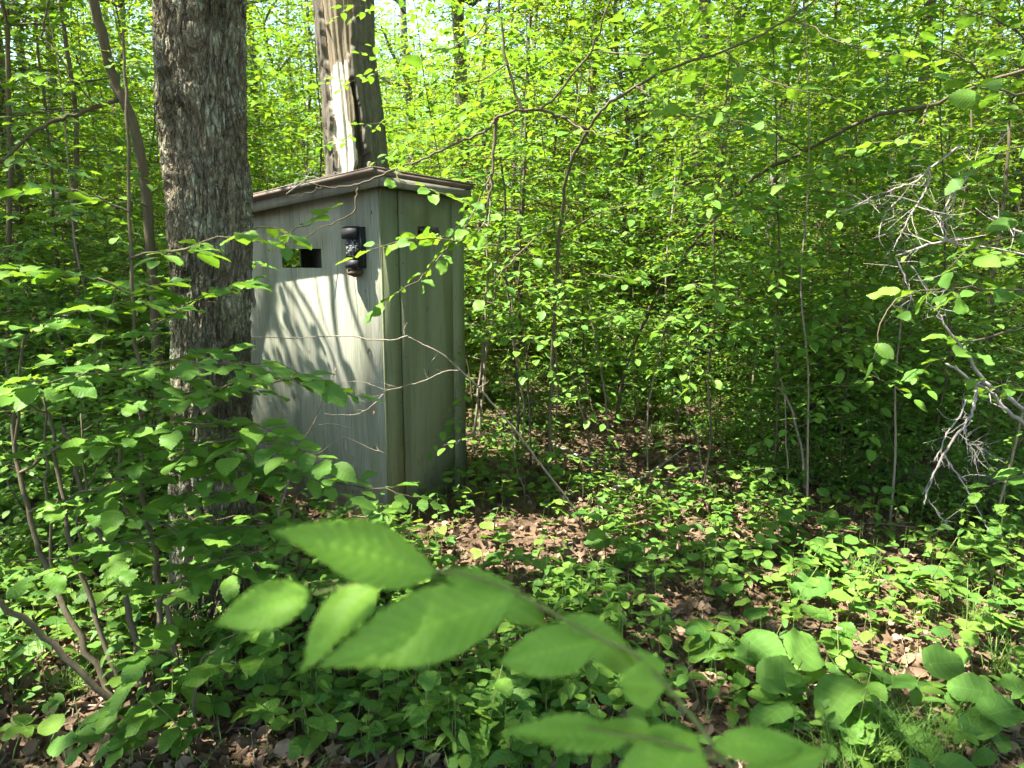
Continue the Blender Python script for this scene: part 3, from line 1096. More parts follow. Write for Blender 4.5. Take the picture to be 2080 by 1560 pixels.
def build_snag():
    Y = 7.4
    ctl = [(900, 725, 170), (335, 727, 118), (200, 715, 112), (100, 702, 112), (0, 696, 118), (-200, 680, 122)]
    ax, rd = [], []
    for py, px, w in ctl:
        p = P(px, py, Y); t = (p - EYE) @ _F
        ax.append(p); rd.append(w / 2 / FPX * t)
    ax = np.array(ax); rd = np.array(rd)
    zz = np.concatenate([np.linspace(0, 1.8, 12), np.linspace(1.85, 4.6, 130), np.linspace(4.7, 5.6, 20)])
    X = np.interp(zz, ax[:, 2], ax[:, 0]); Rr = np.interp(zz, ax[:, 2], rd)
    axis = np.stack([X, np.full_like(zz, Y), zz], 1)
    off = np.array([X[0], Y, gz1(X[0], Y)])

    def disp(T, base, rad):
        sh = T.shape
        z = base[..., 2]
        a = (T + 2 * math.pi) % (2 * math.pi)      # camera side is 3*pi/2
        u = np.cos(a)                              # -1 left .. 1 right as seen from the front
        front = np.sin(a) < 0.2
        wob = (vnoise(np.stack([z * 1.6 + 3, z * 0 + 2, z * 0 + 8], -1).reshape(-1, 3)).reshape(sh) - 0.5) * 0.35 + (vnoise(np.stack([np.cos(a) * 8 + 3, np.sin(a) * 8, z * 5 + 8], -1).reshape(-1, 3)).reshape(sh) - 0.5) * 0.5
        p = np.stack([np.cos(a) * 9 + 30, np.sin(a) * 9 + 30, z * 4], -1).reshape(-1, 3)
        f1 = 1 - np.abs(2 * vnoise(p).reshape(sh) - 1)
        fib = vnoise(np.stack([np.cos(a) * 22 + 3, np.sin(a) * 22 + 9, z * 0.8], -1).reshape(-1, 3)).reshape(sh)
        zone = np.zeros(sh)
        left = -0.72 + wob * 0.6 + np.clip(3.0 - z, 0, 1) * 0.35
        right = 0.28 + wob
        bare = front & (u > left) & (u < right)
        zone[bare] = 1.0
        zone[bare & (u > right - 0.34 + 0.2 * wob)] = 0.5
        zone[bare & (z > 3.35 + 0.5 * wob)] = 0.5
        d = 0.03 * (0.5 - np.clip((f1 - 0.7) / 0.3, 0, 1)) * (zone < 0.3) + (zone > 0.3) * (-0.035 + 0.02 * (fib - 0.5))
        cav = front & (np.abs(u - right + 0.02) < 0.085 + 0.06 * fib) & (z < 3.3 + wob)
        d = d - 0.16 * cav + 0.03 * (vnoise(np.stack([np.cos(a) * 3 + 3, np.sin(a) * 3 + 5, z * 1.7], -1).reshape(-1, 3)).reshape(sh) - 0.5)
        return d, {'zone': zone}
    root = obj('snag', None, label='broad dead trunk with pale bare wood rising behind the hut roof', cat='tree', loc=off)
    obj('trunk', trunk_mesh('snag_trunk', axis - off, Rr, 150, disp, M['snag']), root)
    # jagged broken top
    R = np.random.default_rng(3)
    g = Geo()
    for k in range(14):
        a = R.uniform(0, 6.28); r_ = R.uniform(0, 0.9) * Rr[-1]
        p = axis[-1] - off + np.array([math.cos(a) * r_, math.sin(a) * r_, -0.15])
        g.tube(np.array([p, p + [R.normal(0, .03), R.normal(0, .03), R.uniform(0.2, 0.7)]]), [0.07, 0.01], 5)
    obj('splinters', g.mesh('splinters', M['snag']), root)


build_snag()

# ================================================================== FOREST TREES (tall, with a crown far up)
FOREST = np.random.default_rng(77)


def in_view(x, y, m=0.4):
    return y > 0 and abs(x) < 0.735 * y + m


def place_words(px):
    for lim, w in ((150, 'at the left edge'), (330, 'between the left edge and the big trunk'), (520, 'behind the big trunk'), (670, 'behind the hut front'), (790, 'behind the broad dead trunk'), (960, 'behind the hut side'), (1120, 'just right of the hut'),
                   (1280, 'behind the arching tree'), (1440, 'above the clearing'), (1600, 'behind the leaning stem'), (1760, 'left of the grey twig tangle'), (1930, 'behind the grey twig tangle')):
        if px < lim:
            return w
    return 'at the right edge'


def build_tall_trees():
    R = FOREST
    spots = []
    # trunks that show in the photograph: (px at eye level, distance, trunk width in px near eye level)
    seen = [(38, 11.0, 34), (135, 15.0, 24), (548, 17.0, 22), (605, 26.0, 18), (950, 12.0, 30), (1165, 16.0, 22), (1285, 20.0, 20), (1405, 9.6, 30), (1478, 22.0, 30), (1560, 14.5, 22), (1700, 24.0, 24),
            (1838, 11.5, 26), (1905, 19.0, 26), (1985, 15.5, 28), (2060, 12.5, 24), (1055, 27.0, 20), (845, 22.0, 22), (210, 24.0, 20), (300, 19.0, 22), (1350, 30.0, 20), (1620, 31.0, 20), (455, 30.0, 20), (75, 21.0, 22)]
    for px, y, w in seen:
        p = P(px, 526, y)
        spots.append((p[0], y, w / 2 / FPX * y, True))
    # the wood goes on out of the frame: beside and behind the viewer, where the shade comes from
    tries = 0
    while len(spots) < len(seen) + 30 and tries < 4000:
        tries += 1
        x, y = R.uniform(-17, 15), R.uniform(-7, 30)
        if in_view(x, y, 1.2) or math.hypot(x, y) < 2.2:
            continue
        if all(math.hypot(x - a, y - b) > 3.6 for a, b, *_ in spots):
            spots.append((x, y, R.uniform(0.10, 0.19), False))
    names = ['slim straight grey tree trunk in the sunny wood beyond the hut', 'slim dark tree trunk among the far leaves']
    for i, (x, y, r, vis) in enumerate(spots):
        zg = gz1(x, y)
        off = np.array([x, y, zg])
        h = R.uniform(11, 15)
        z = np.linspace(-0.1, h, 16)
        lx, ly = R.normal(0, 0.03, 2)
        ax = np.stack([x + lx * z + 0.05 * np.sin(z * 0.9 + i), y + ly * z + 0.05 * np.cos(z * 0.7 + i), z + zg], 1)
        rr = r * np.clip(1 - z / (h * 1.05), 0.08, 1) ** 0.7
        rr[0] *= 1.5; rr[1] *= 1.05
        q = proj(ax[3])
        if vis:
            side = place_words(q[0])
            dist = 'nearest' if y < 12.5 else ('distant' if y > 22 else 'mid-distance')
            lab = f'{dist} slim grey-brown tree trunk {side}'
        else:
            lab = 'tall shade tree outside the photograph'
        root = obj('forest_tree', None, label=lab, cat='tree', group='tall trees of the wood' if vis else 'shade trees around the viewer', loc=off)
        g = Geo()
        g.tube(smooth_path(ax - off, 3), np.interp(np.linspace(0, 15, 46), np.arange(16), rr), 12)
        obj('trunk', g.mesh('forest_trunk', M['bark_far'], True), root)
        zc = zg + h * R.uniform(0.62, 0.75)
        lo = ax[int(16 * 0.42)]
        nl = 10000 if y < 8 else (5000 if y < 15 else 3000)
        tubes, fr = limbs_and_crown(R, lo, ax[-1], zc, R.uniform(2.5, 3.3), h * 0.28, nl, 0.14, 220, TUN, 9, r * 0.42)
        if fr is None:
            continue
        cr = Geo(); merge_leaves(cr, (fr[0] - off, *fr[1:]), LEAF_TINY)
        crown = obj('crown', cr.mesh('forest_crown', M['leaf_high']), root)
        g = Geo()
        for pts, rad in tubes:
            g.tube(pts - off, rad, 5)
        obj('limbs', g.mesh('forest_limbs', M['bark_far'], True), crown)['kind'] = 'stuff'


build_tall_trees()

# ================================================================== UNDERSTOREY AND THICKET (copies of a few kinds)
def blocks_sun(x, y, rad, h):
    """would a bush here stand in one of the sunbeams?"""
    for p, r_ in TUN:
        for z in np.linspace(0.6, h, 6):
            s = (z - p[2]) / SUN[2]
            if s <= 0.4:
                continue
            q = p + SUN * s
            if math.hypot(q[0] - x, q[1] - y) < rad * 0.75 + r_ * 0.5:
                return True
    return False


def proto(R, name, kind):
    if kind == 'tree':
        h = R.uniform(5.5, 8.0)
        st, tw, lv = sapling(R, h, 0.045, 92, 0.08, 1.8, 0.078, 0.043, 0.42, 0.105, lean=0.10, rise=0.25)
    elif kind == 'mid':
        h = R.uniform(3.4, 4.6)
        st, tw, lv = sapling(R, h, 0.009, 40, 0.26, 1.15, 0.085, 0.055, 0.28, 0.12, lean=0.16, rise=0.2)
    elif kind == 'pole':
        h = R.uniform(3.6, 5.0)
        st, tw, lv = sapling(R, h, 0.020, 52, 0.12, 1.15, 0.072, 0.042, 0.32, 0.10, lean=0.12, rise=0.25)
    else:
        h = R.uniform(1.7, 2.6)
        st, tw, lv = [], [], []
        for k in range(4):
            a = R.uniform(0, 6.28)
            s_, t_, l_ = sapling(R, h * R.uniform(0.7, 1.0), 0.009, 18, 0.08, 0.8, 0.075, 0.042, 0.28, 0.10, lean=0.35, rise=0.25)
            o = np.array([math.cos(a), math.sin(a), 0]) * 0.12
            st += [(p + o, r) for p, r in s_]
            tw += [(p + o, r) for p, r in t_]
            lv += [(p + o, d, n, s) for p, d, n, s in l_]
    pale = R.random() < 0.2
    stem = tubes_mesh(name + '_stem', st, M['bark_pale'] if pale else M['bark_thin'], 7)
    br = tubes_mesh(name + '_twigs', tw, M['bark_thin'], 3)
    g = Geo()
    merge_leaves(g, leaf_frames(lv), LEAF_TINY if kind == 'tree' else (LEAF_MID if kind in ('near', 'mid') else LEAF_FAR))
    return stem, br, g.mesh(name + '_leaves', M['leaf' if kind in ('near', 'mid') else 'leaf_far'], kind in ('near', 'mid')), h


def build_thicket():
    R = np.random.default_rng(4242)
    protos = {k: [proto(R, k, k) for _ in range(n)] for k, n in (('tree', 5), ('pole', 5), ('bush', 5), ('near', 4), ('mid', 5))}
    placed = []

    def put(kind, x, y, sc_, label, group):
        st, br, lv, h = protos[kind][int(R.integers(len(protos[kind])))]
        nm = {'tree': 'understorey_tree', 'pole': 'sapling', 'bush': 'thicket_bush', 'near': 'thicket_bush', 'mid': 'sapling'}[kind]
        root = obj(nm, None, label=label, cat={'tree': 'tree', 'pole': 'sapling', 'bush': 'bush', 'near': 'bush', 'mid': 'sapling'}[kind], group=group, loc=(x, y, gz1(x, y) - 0.02))
        root.rotation_euler = (R.normal(0, 0.03), R.normal(0, 0.03), R.uniform(0, 6.28))
        root.scale = (sc_, sc_, sc_ * R.uniform(0.9, 1.1))
        obj('trunk' if kind == 'tree' else 'stem', st, root)
        cr = obj('crown' if kind == 'tree' else 'foliage', lv, root)
        if y < 15:
            obj('twigs', br, cr)['kind'] = 'stuff'
        cr['kind'] = 'stuff'
        placed.append((x, y, kind))

    def scatter(kind, n, ylo, yhi, mind, rad, hh, sc_lo, sc_hi, margin=1.5, power=1.0):
        c = t = 0
        while c < n and t < n * 60:
            t += 1
            y = ylo + (yhi - ylo) * R.random() ** power
            x = R.uniform(-1, 1) * (0.74 * y + margin)
            px = CX + FPX * x / y
            # the clearing in front of and beside the hut stays open
            if y < 9.0 and kind == 'bush' and 880 < px < 1560 and y < 7.4:
                continue
            if math.hypot(x + 1.0, y - 4.9) < 1.5 + (rad if kind != 'pole' else 0.5):
                continue
            lx, ly, _ = hut_local((x, y, 0))
            if any(math.hypot(x - a, y - b) < mind for a, b, kk in placed if kk == kind):
                continue
            if y < 12 and blocks_sun(x, y, rad, hh):
                continue
            side = place_words(px)
            row = 'first-row' if y < 10 else ('second-row' if y < 15 else ('third-row' if y < 22 else 'distant'))
            wd = row + {'tree': ' leafy understorey tree', 'pole': ' thin leafy sapling', 'bush': ' low many-stemmed bush'}[kind]
            put(kind, x, y, R.uniform(sc_lo, sc_hi), f'{wd} {side}', f'{row} { {"tree": "understorey trees", "pole": "saplings", "bush": "bushes"}[kind]} {side}')
            c += 1

    for px, y, k, lab in ((60, 3.3, 0.62, 'leafy bush at the left edge behind the hazel clump'), (190, 3.8, 0.72, 'leafy bush filling the gap left of the big trunk'), (-30, 4.4, 0.85, 'tall bush cut by the left edge'), (120, 4.9, 0.9, 'leafy bush further back at the left, half hidden'),
                         (255, 5.6, 0.9, 'bush seen just left of the big trunk, farther in'), (20, 6.2, 0.95, 'bush in the far left corner of the thicket'),
                         (1570, 5.3, 0.46, 'low bush at the near end of the right thicket'), (1670, 4.9, 0.40, 'low shaded bush right of the curved stem'), (1790, 4.7, 0.42, 'low dark bush below the grey twig tangle'), (1905, 4.5, 0.45, 'low bush behind the drooping dead branch'),
                         (2030, 4.2, 0.5, 'low bush at the right edge behind the dead branch'), (1480, 6.0, 0.5, 'low bush where the clearing meets the right thicket'), (1720, 6.2, 0.55, 'bush in the second row of the right thicket'), (1870, 6.1, 0.6, 'bush behind the dark stump-like stem'),
                         (1080, 7.0, 0.4, 'knee-high bush behind the dark stem right of the hut'), (1180, 7.6, 0.5, 'low bush at the back of the clearing, behind the slender tree'), (1330, 7.2, 0.45, 'low bush right of the leaning stem foot'), (1420, 6.7, 0.42, 'low bush before the crooked trunk'),
                         (1010, 7.8, 0.5, 'low bush behind the pale poles'), (1260, 8.2, 0.55, 'low bush behind the bright grass in the clearing'), (1990, 5.8, 0.62, 'bush far right, second row'), (2110, 5.2, 0.6, 'bush cut by the right edge')):
        p = P(px, 526, y)
        put('near', p[0], y, k, lab, None)
    for px, y, k, lab in ((1060, 5.6, 0.9, 'sapling with large leaves between the hut and the arching tree'), (1210, 4.9, 0.85, 'sapling with large leaves just right of the arching tree'), (1330, 5.4, 0.95, 'sapling with large leaves above the middle of the clearing'),
                          (1450, 4.7, 0.9, 'large-leaved sapling at the clearing edge right of centre'), (1600, 4.9, 1.0, 'large-leaved sapling beside the curved stem on the right'), (1745, 4.9, 0.95, 'large-leaved sapling left of the grey twig tangle'),
                          (1860, 4.1, 0.85, 'large-leaved sapling behind the grey twig tangle'), (1965, 4.6, 1.0, 'large-leaved sapling far right behind the dead branch'), (2080, 3.9, 0.9, 'large-leaved sapling cut by the right edge'), (1530, 5.9, 1.0, 'large-leaved sapling deeper in the right thicket'),
                          (1680, 4.2, 0.8, 'slim large-leaved sapling over the shady herbs'), (1130, 6.4, 1.0, 'large-leaved sapling deep behind the arching tree'), (1390, 6.6, 1.05, 'large-leaved sapling before the crooked trunk'),
                          (30, 6.4, 1.0, 'large-leaved sapling over the left hazel clump'), (185, 5.2, 0.95, 'large-leaved sapling behind the left leaning stem'), (300, 5.9, 1.0, 'large-leaved sapling peeping out left of the big trunk'), (-20, 5.5, 1.0, 'large-leaved sapling at the left edge, farther in'),
                          (590, 6.8, 1.0, 'large-leaved sapling behind the hut roof, beside the big trunk'), (850, 6.9, 1.05, 'large-leaved sapling right of the broad dead trunk'), (960, 6.6, 1.0, 'large-leaved sapling over the right end of the hut roof'), (560, 8.0, 1.1, 'sapling seen between the big trunk and the dead trunk')):
        p = P(px, 526, y)
        put('mid', p[0], y, k, lab, None)
    scatter('tree', 26, 8.0, 14, 1.3, 1.3, 6, 0.75, 1.05)
    scatter('tree', 60, 14, 26, 1.5, 1.3, 6, 0.9, 1.35)
    scatter('tree', 120, 22, 46, 1.7, 1.3, 6, 1.3, 1.9)
    scatter('tree', 110, 44, 75, 1.8, 1.3, 6, 1.9, 2.7)
    scatter('pole', 48, 6.3, 13, 0.6, 0.8, 4, 0.7, 1.05)
    scatter('pole', 75, 12, 24, 0.7, 0.8, 4, 0.9, 1.2)
    scatter('bush', 80, 6.0, 13, 0.5, 0.7, 2, 0.7, 1.1)
    scatter('bush', 90, 12, 30, 0.9, 0.7, 2, 0.9, 1.4)


build_thicket()

# ================================================================== NEAR SHRUBS: every leaf on its own
def shrub(name, label, cat, stems, sprays, seed, leaf=0.095, gap=0.055, twig=0.22, tgap=0.12, bark='bark_thin', loose=(), meshes='hazel', group=None, cap=290, dead=False, tilt=0.20):
    """stems: lists of (px, py, distance) with a radius; sprays: leafy branches the same way"""
    R = np.random.default_rng(seed)
    b = P(*stems[0][0][0])
    zg = gz1(b[0], b[1])
    off = np.array([b[0], b[1], zg])
    root = obj(name, None, label=label, cat=cat, group=group, loc=off)
    for pts, r0, r1 in stems:
        w = smooth_path([P(*p) for p in pts], 5)
        if pts is stems[0][0]:
            w[0, 2] = min(w[0, 2], zg - 0.03)
        w[1:-1] += R.normal(0, 0.004, (len(w) - 2, 3))
        g = Geo(); g.tube(w - off, np.linspace(r0, r1, len(w)), 7)
        obj('stem', g.mesh(name + '_stem', M[bark], True), root)
    tubes, leaves = [], []
    for sp in sprays:
        pts, r0 = sp[0], sp[1]
        kw = dict(leaf=leaf, gap=gap, twig=twig, tgap=tgap, start=0.12, tilt=tilt)
        if len(sp) > 2:
            kw.update(sp[2])
        w = smooth_path([P(*p) for p in pts], 4)
        w[1:] += R.normal(0, 0.006, (len(w) - 1, 3))
        g = Geo(); g.tube(w - off, np.linspace(r0, r0 * 0.4, len(w)), 6)
        br = obj('branch', g.mesh(name + '_branch', M[bark], True), root)
        tl, ll = [], []
        dress(R, tl, ll, w, r0 * 0.8, kw['leaf'], kw['gap'], kw['twig'], kw['tgap'], kw['start'], tilt=kw['tilt'])
        g = Geo()
        for p, rad in tl:
            g.tube(p - off, np.maximum(rad, 0.0009), 4)
        tw = obj('twigs', g.mesh(name + '_twigs', M[bark], True), br)
        tw['kind'] = 'stuff'
        leaves += ll
    if leaves:
        if len(leaves) > cap:
            keep = R.permutation(len(leaves))
            extra = [leaves[i] for i in keep[cap:]]
            leaves = [leaves[i] for i in keep[:cap]]
            g = Geo(); fr = leaf_frames(extra)
            merge_leaves(g, (fr[0] - off, *fr[1:]), LEAF_MID)
            obj('smaller_leaves', g.mesh(name + '_leaves', M['leaf'], True), root)['kind'] = 'stuff'
        leaf_objects(leaf_frames(leaves), MESH[meshes], root, off, R)
    return root


def build_near_shrubs():
    # the hazel clump at the left edge, in front of the big trunk
    shrub('hazel_shrub', 'leaning hazel clump in the lower left with several bare lower stems', 'shrub',
          [([(259, 1472, 2.24), (215, 1415, 2.22), (110, 1310, 2.2), (0, 1222, 2.15), (-120, 1130, 2.1)], 0.012, 0.009),
           ([(256, 1465, 2.26), (190, 1350, 2.3), (120, 1210, 2.35), (81, 1119, 2.4), (40, 960, 2.45), (20, 800, 2.5)], 0.013, 0.007),
           ([(262, 1466, 2.27), (240, 1400, 2.3), (205, 1290, 2.35), (150, 1120, 2.4), (120, 960, 2.45), (100, 840, 2.5)], 0.011, 0.006)],
          [([(40, 960, 2.45), (150, 900, 2.3), (300, 868, 2.2), (440, 862, 2.15)], 0.006),
           ([(60, 1040, 2.42), (200, 985, 2.3), (330, 965, 2.2)], 0.005),
           ([(20, 800, 2.5), (120, 770, 2.35), (260, 745, 2.25), (400, 735, 2.2), (520, 742, 2.2)], 0.006),
           ([(100, 840, 2.5), (10, 800, 2.4), (-60, 780, 2.3)], 0.005),
           ([(110, 1180, 2.38), (190, 1120, 2.25), (300, 1090, 2.15)], 0.005),
           ([(30, 900, 2.46), (60, 690, 2.4), (140, 640, 2.35), (260, 615, 2.3)], 0.005)], 31, leaf=0.098, gap=0.036, twig=0.28, tgap=0.075)
    shrub('hazel_shrub', 'upright hazel with brown stems right in front of the big trunk foot', 'shrub',
          [([(296, 1437, 2.32), (275, 1310, 2.34), (249, 1186, 2.36), (210, 1100, 2.4), (178, 1038, 2.42), (148, 907, 2.45), (124, 866, 2.46)], 0.012, 0.007),
           ([(326, 1430, 2.34), (322, 1320, 2.35), (323, 1213, 2.36), (310, 1100, 2.38), (293, 1038, 2.4), (283, 843, 2.42), (269, 580, 2.45), (258, 236, 2.5), (250, 60, 2.52)], 0.012, 0.004),
           ([(370, 1424, 2.35), (352, 1310, 2.36), (336, 1223, 2.37), (300, 1110, 2.4), (249, 1010, 2.42), (249, 873, 2.42)], 0.011, 0.006)],
          [([(283, 843, 2.42), (380, 800, 2.3), (500, 775, 2.2), (600, 770, 2.15)], 0.006),
           ([(249, 873, 2.42), (360, 905, 2.25), (480, 890, 2.15), (590, 905, 2.1)], 0.006),
           ([(293, 1038, 2.4), (400, 1010, 2.25), (520, 985, 2.15)], 0.005),
           ([(275, 700, 2.44), (340, 640, 2.4), (420, 600, 2.35)], 0.004),
           ([(262, 525, 2.45), (380, 500, 2.4), (500, 470, 2.35), (610, 462, 2.32)], 0.005, dict(twig=0.16)),
           ([(262, 430, 2.46), (180, 395, 2.4), (100, 380, 2.35)], 0.004, dict(twig=0.16, tgap=0.15)),
           ([(270, 600, 2.45), (160, 560, 2.4), (40, 560, 2.35)], 0.005),
           ([(290, 960, 2.41), (400, 940, 2.3), (520, 945, 2.2), (600, 960, 2.15)], 0.004), ([(280, 780, 2.43), (200, 760, 2.3), (90, 780, 2.2)], 0.004), ([(300, 1060, 2.39), (420, 1080, 2.3), (540, 1070, 2.2)], 0.004),
           ([(323, 1213, 2.36), (420, 1150, 2.2), (520, 1120, 2.1)], 0.004)], 32, leaf=0.095, gap=0.036, twig=0.26, tgap=0.075)
    shrub('hazel_shrub', 'low spreading hazel whose sprays cover the foot of the hut', 'shrub',
          [([(560, 1240, 3.0), (575, 1150, 3.0), (590, 1080, 3.0), (600, 1010, 3.0)], 0.009, 0.005),
           ([(575, 1240, 3.0), (640, 1130, 2.95), (700, 1060, 2.9)], 0.008, 0.005)],
          [([(600, 1010, 3.0), (660, 985, 2.95), (740, 990, 2.9), (830, 1005, 2.85)], 0.005, dict(twig=0.15)),
           ([(590, 1080, 3.0), (500, 1050, 2.8), (410, 1060, 2.65)], 0.005),
           ([(640, 1130, 2.95), (720, 1100, 2.85), (790, 1080, 2.8)], 0.005, dict(twig=0.15)),
           ([(575, 1150, 3.0), (500, 1140, 2.75), (420, 1150, 2.55)], 0.005),
           ([(580, 1120, 3.0), (640, 1080, 2.85), (730, 1060, 2.75)], 0.005),
           ([(575, 1190, 3.0), (650, 1180, 2.7), (720, 1190, 2.6)], 0.004)], 33, leaf=0.095, gap=0.038, tgap=0.08)
    shrub('hazel_seedling', 'short hazel shoot with large leaves at the lower left, before the stems', 'shrub',
          [([(400, 1500, 2.1), (395, 1440, 2.1), (400, 1370, 2.1), (420, 1330, 2.1)], 0.006, 0.003)],
          [([(400, 1370, 2.1), (330, 1320, 2.05), (290, 1330, 2.0)], 0.003, dict(twig=0.07)),
           ([(398, 1400, 2.1), (460, 1350, 2.05), (510, 1340, 2.0)], 0.003, dict(twig=0.07)),
           ([(396, 1440, 2.1), (340, 1420, 2.0), (250, 1440, 1.95)], 0.003, dict(twig=0.07)),
           ([(420, 1330, 2.1), (470, 1290, 2.1), (520, 1270, 2.1)], 0.003, dict(twig=0.07)),
           ([(397, 1480, 2.1), (300, 1490, 1.95), (190, 1520, 1.9)], 0.003, dict(twig=0.08))], 34, leaf=0.115, gap=0.06, tgap=0.09)
    # the slender tree right of the hut whose long arm reaches across the roof
    shrub('slender_tree', 'slender tree right of the hut with a long arm arching over its roof', 'tree',
          [([(1115, 990, 4.85), (1118, 800, 4.82), (1128, 600, 4.7), (1140, 450, 4.5), (1154, 346, 4.3), (1194, 265, 4.1), (1229, 216, 4.0), (1292, 176, 3.9), (1362, 138, 3.8), (1471, 104, 3.7), (1600, 40, 3.6), (1750, -80, 3.5)], 0.013, 0.004),
           ([(1194, 263, 4.1), (1139, 237, 4.0), (1096, 225, 3.95), (1061, 224, 3.9), (1010, 237, 3.85), (995, 260, 3.82), (952, 280, 3.8), (900, 301, 3.75), (850, 327, 3.7), (787, 350, 3.68), (727, 375, 3.65)], 0.0085, 0.005),
           ([(1010, 240, 3.85), (1004, 289, 3.85), (1000, 349, 3.85), (990, 430, 3.85)], 0.011, 0.006),
           ([(727, 375, 3.65), (724, 400, 3.64), (717, 432, 3.62), (672, 455, 3.62), (600, 492, 3.6)], 0.006, 0.002),
           ([(727, 375, 3.65), (690, 380, 3.63), (655, 380, 3.62), (605, 367, 3.6)], 0.005, 0.002),
           ([(655, 380, 3.62), (625, 392, 3.6), (590, 398, 3.6)], 0.003, 0.0015),
           ([(1061, 224, 3.9), (1030, 130, 3.9), (1015, 20, 3.9), (1000, -80, 3.9)], 0.008, 0.005),
           ([(1096, 225, 3.95), (1150, 170, 3.9), (1200, 100, 3.85), (1240, 0, 3.8)], 0.007, 0.004)],
          [([(1139, 237, 4.0), (1190, 265, 3.8), (1240, 270, 3.6), (1330, 225, 3.4)], 0.005, dict(twig=0.18, tgap=0.16)),
           ([(1292, 176, 3.9), (1340, 210, 3.6), (1420, 240, 3.4), (1520, 245, 3.3)], 0.005, dict(twig=0.18, tgap=0.16)),
           ([(1000, 349, 3.85), (930, 480, 3.6), (860, 560, 3.5), (800, 600, 3.45)], 0.004, dict(twig=0.16, tgap=0.085, gap=0.05)),
           ([(990, 430, 3.85), (960, 495, 3.6), (880, 485, 3.5), (760, 500, 3.4)], 0.005, dict(twig=0.16, tgap=0.085, gap=0.05)),
           ([(850, 327, 3.7), (800, 355, 3.6), (850, 380, 3.5), (920, 400, 3.45)], 0.003, dict(twig=0.13, tgap=0.09, gap=0.05)),
           ([(1015, 20, 3.9), (950, 80, 3.7), (880, 110, 3.6)], 0.004, dict(twig=0.16, tgap=0.17)),
           ([(1030, 130, 3.9), (960, 170, 3.7), (900, 150, 3.6)], 0.004, dict(twig=0.16, tgap=0.17)),
           ([(1200, 100, 3.85), (1290, 110, 3.6), (1380, 100, 3.5)], 0.004, dict(twig=0.16, tgap=0.17)),
           ([(1471, 104, 3.7), (1540, 150, 3.5), (1650, 190, 3.3)], 0.004, dict(twig=0.18, tgap=0.17)),
           ([(1600, 40, 3.6), (1700, 80, 3.4), (1820, 110, 3.2)], 0.004, dict(twig=0.18, tgap=0.17)),
           ([(1139, 440, 4.5), (1050, 520, 4.2), (1000, 580, 4.0)], 0.005, dict(twig=0.16, tgap=0.16)),
           ([(1128, 560, 4.7), (1080, 520, 4.6), (1030, 505, 4.4), (950, 490, 4.0), (850, 480, 3.8)], 0.006, dict(twig=0.1, tgap=0.2)),
           ([(1133, 480, 4.6), (1250, 420, 4.2), (1380, 400, 4.0)], 0.005, dict(twig=0.18, tgap=0.16)),
           ([(1130, 600, 4.7), (1200, 560, 4.3), (1300, 570, 4.0)], 0.005, dict(twig=0.16, tgap=0.16))], 41, leaf=0.088, gap=0.07, tilt=0.45)
    # the stem that leans from the clearing up to the right edge
    shrub('leaning_tree', 'dark leaning stem slanting up to the right across the thicket', 'tree',
          [([(1249, 865, 6.7), (1269, 756, 6.5), (1304, 663, 6.2), (1340, 590, 6.0), (1387, 525, 5.6), (1437, 461, 5.3), (1477, 417, 5.0), (1548, 350, 4.7), (1632, 310, 4.4), (1757, 242, 4.0), (1885, 215, 3.7), (2002, 168, 3.4), (2140, 120, 3.2)], 0.018, 0.007)],
          [([(1757, 242, 4.0), (1700, 330, 3.7), (1620, 360, 3.5)], 0.005), ([(1885, 215, 3.7), (1850, 270, 3.4), (1780, 290, 3.2)], 0.005),
           ([(1632, 310, 4.4), (1560, 260, 4.0), (1480, 265, 3.8)], 0.005), ([(1548, 350, 4.7), (1500, 420, 4.2), (1420, 440, 4.0)], 0.005),
           ([(2002, 168, 3.4), (1960, 120, 3.1), (1880, 90, 3.0)], 0.005), ([(1477, 417, 5.0), (1600, 430, 4.5), (1720, 420, 4.2)], 0.005),
           ([(1387, 525, 5.6), (1480, 560, 5.0), (1580, 560, 4.6)], 0.005)], 42, leaf=0.088, gap=0.07, twig=0.2, tgap=0.16, tilt=0.4)
    # a shrub at the right edge, its sprays hanging into view
    shrub('right_edge_shrub', 'broad-leaved shrub reaching in from the right edge over the dead branches', 'shrub',
          [([(2200, 1150, 2.9), (2190, 900, 2.85), (2170, 650, 2.8), (2150, 400, 2.75), (2130, 150, 2.7)], 0.018, 0.008)],
          [([(2150, 400, 2.75), (2080, 470, 2.6), (2000, 500, 2.55), (1930, 530, 2.5)], 0.005), ([(2170, 650, 2.8), (2080, 660, 2.6), (1990, 690, 2.5), (1930, 720, 2.45)], 0.005),
           ([(2160, 560, 2.8), (2050, 590, 2.6), (1950, 580, 2.5), (1840, 600, 2.45), (1780, 680, 2.4)], 0.005), ([(2135, 200, 2.7), (2060, 190, 2.5), (1980, 180, 2.45)], 0.005),
           ([(2145, 330, 2.7), (2080, 300, 2.55), (2010, 330, 2.5)], 0.005), ([(2180, 800, 2.8), (2090, 790, 2.6), (2020, 770, 2.5)], 0.005), ([(2190, 900, 2.85), (2100, 960, 2.6), (2010, 980, 2.5)], 0.005),
           ([(2130, 150, 2.7), (2060, 60, 2.6), (1960, 20, 2.5)], 0.005)], 43, leaf=0.10, gap=0.075, twig=0.14, tgap=0.15, tilt=0.5)
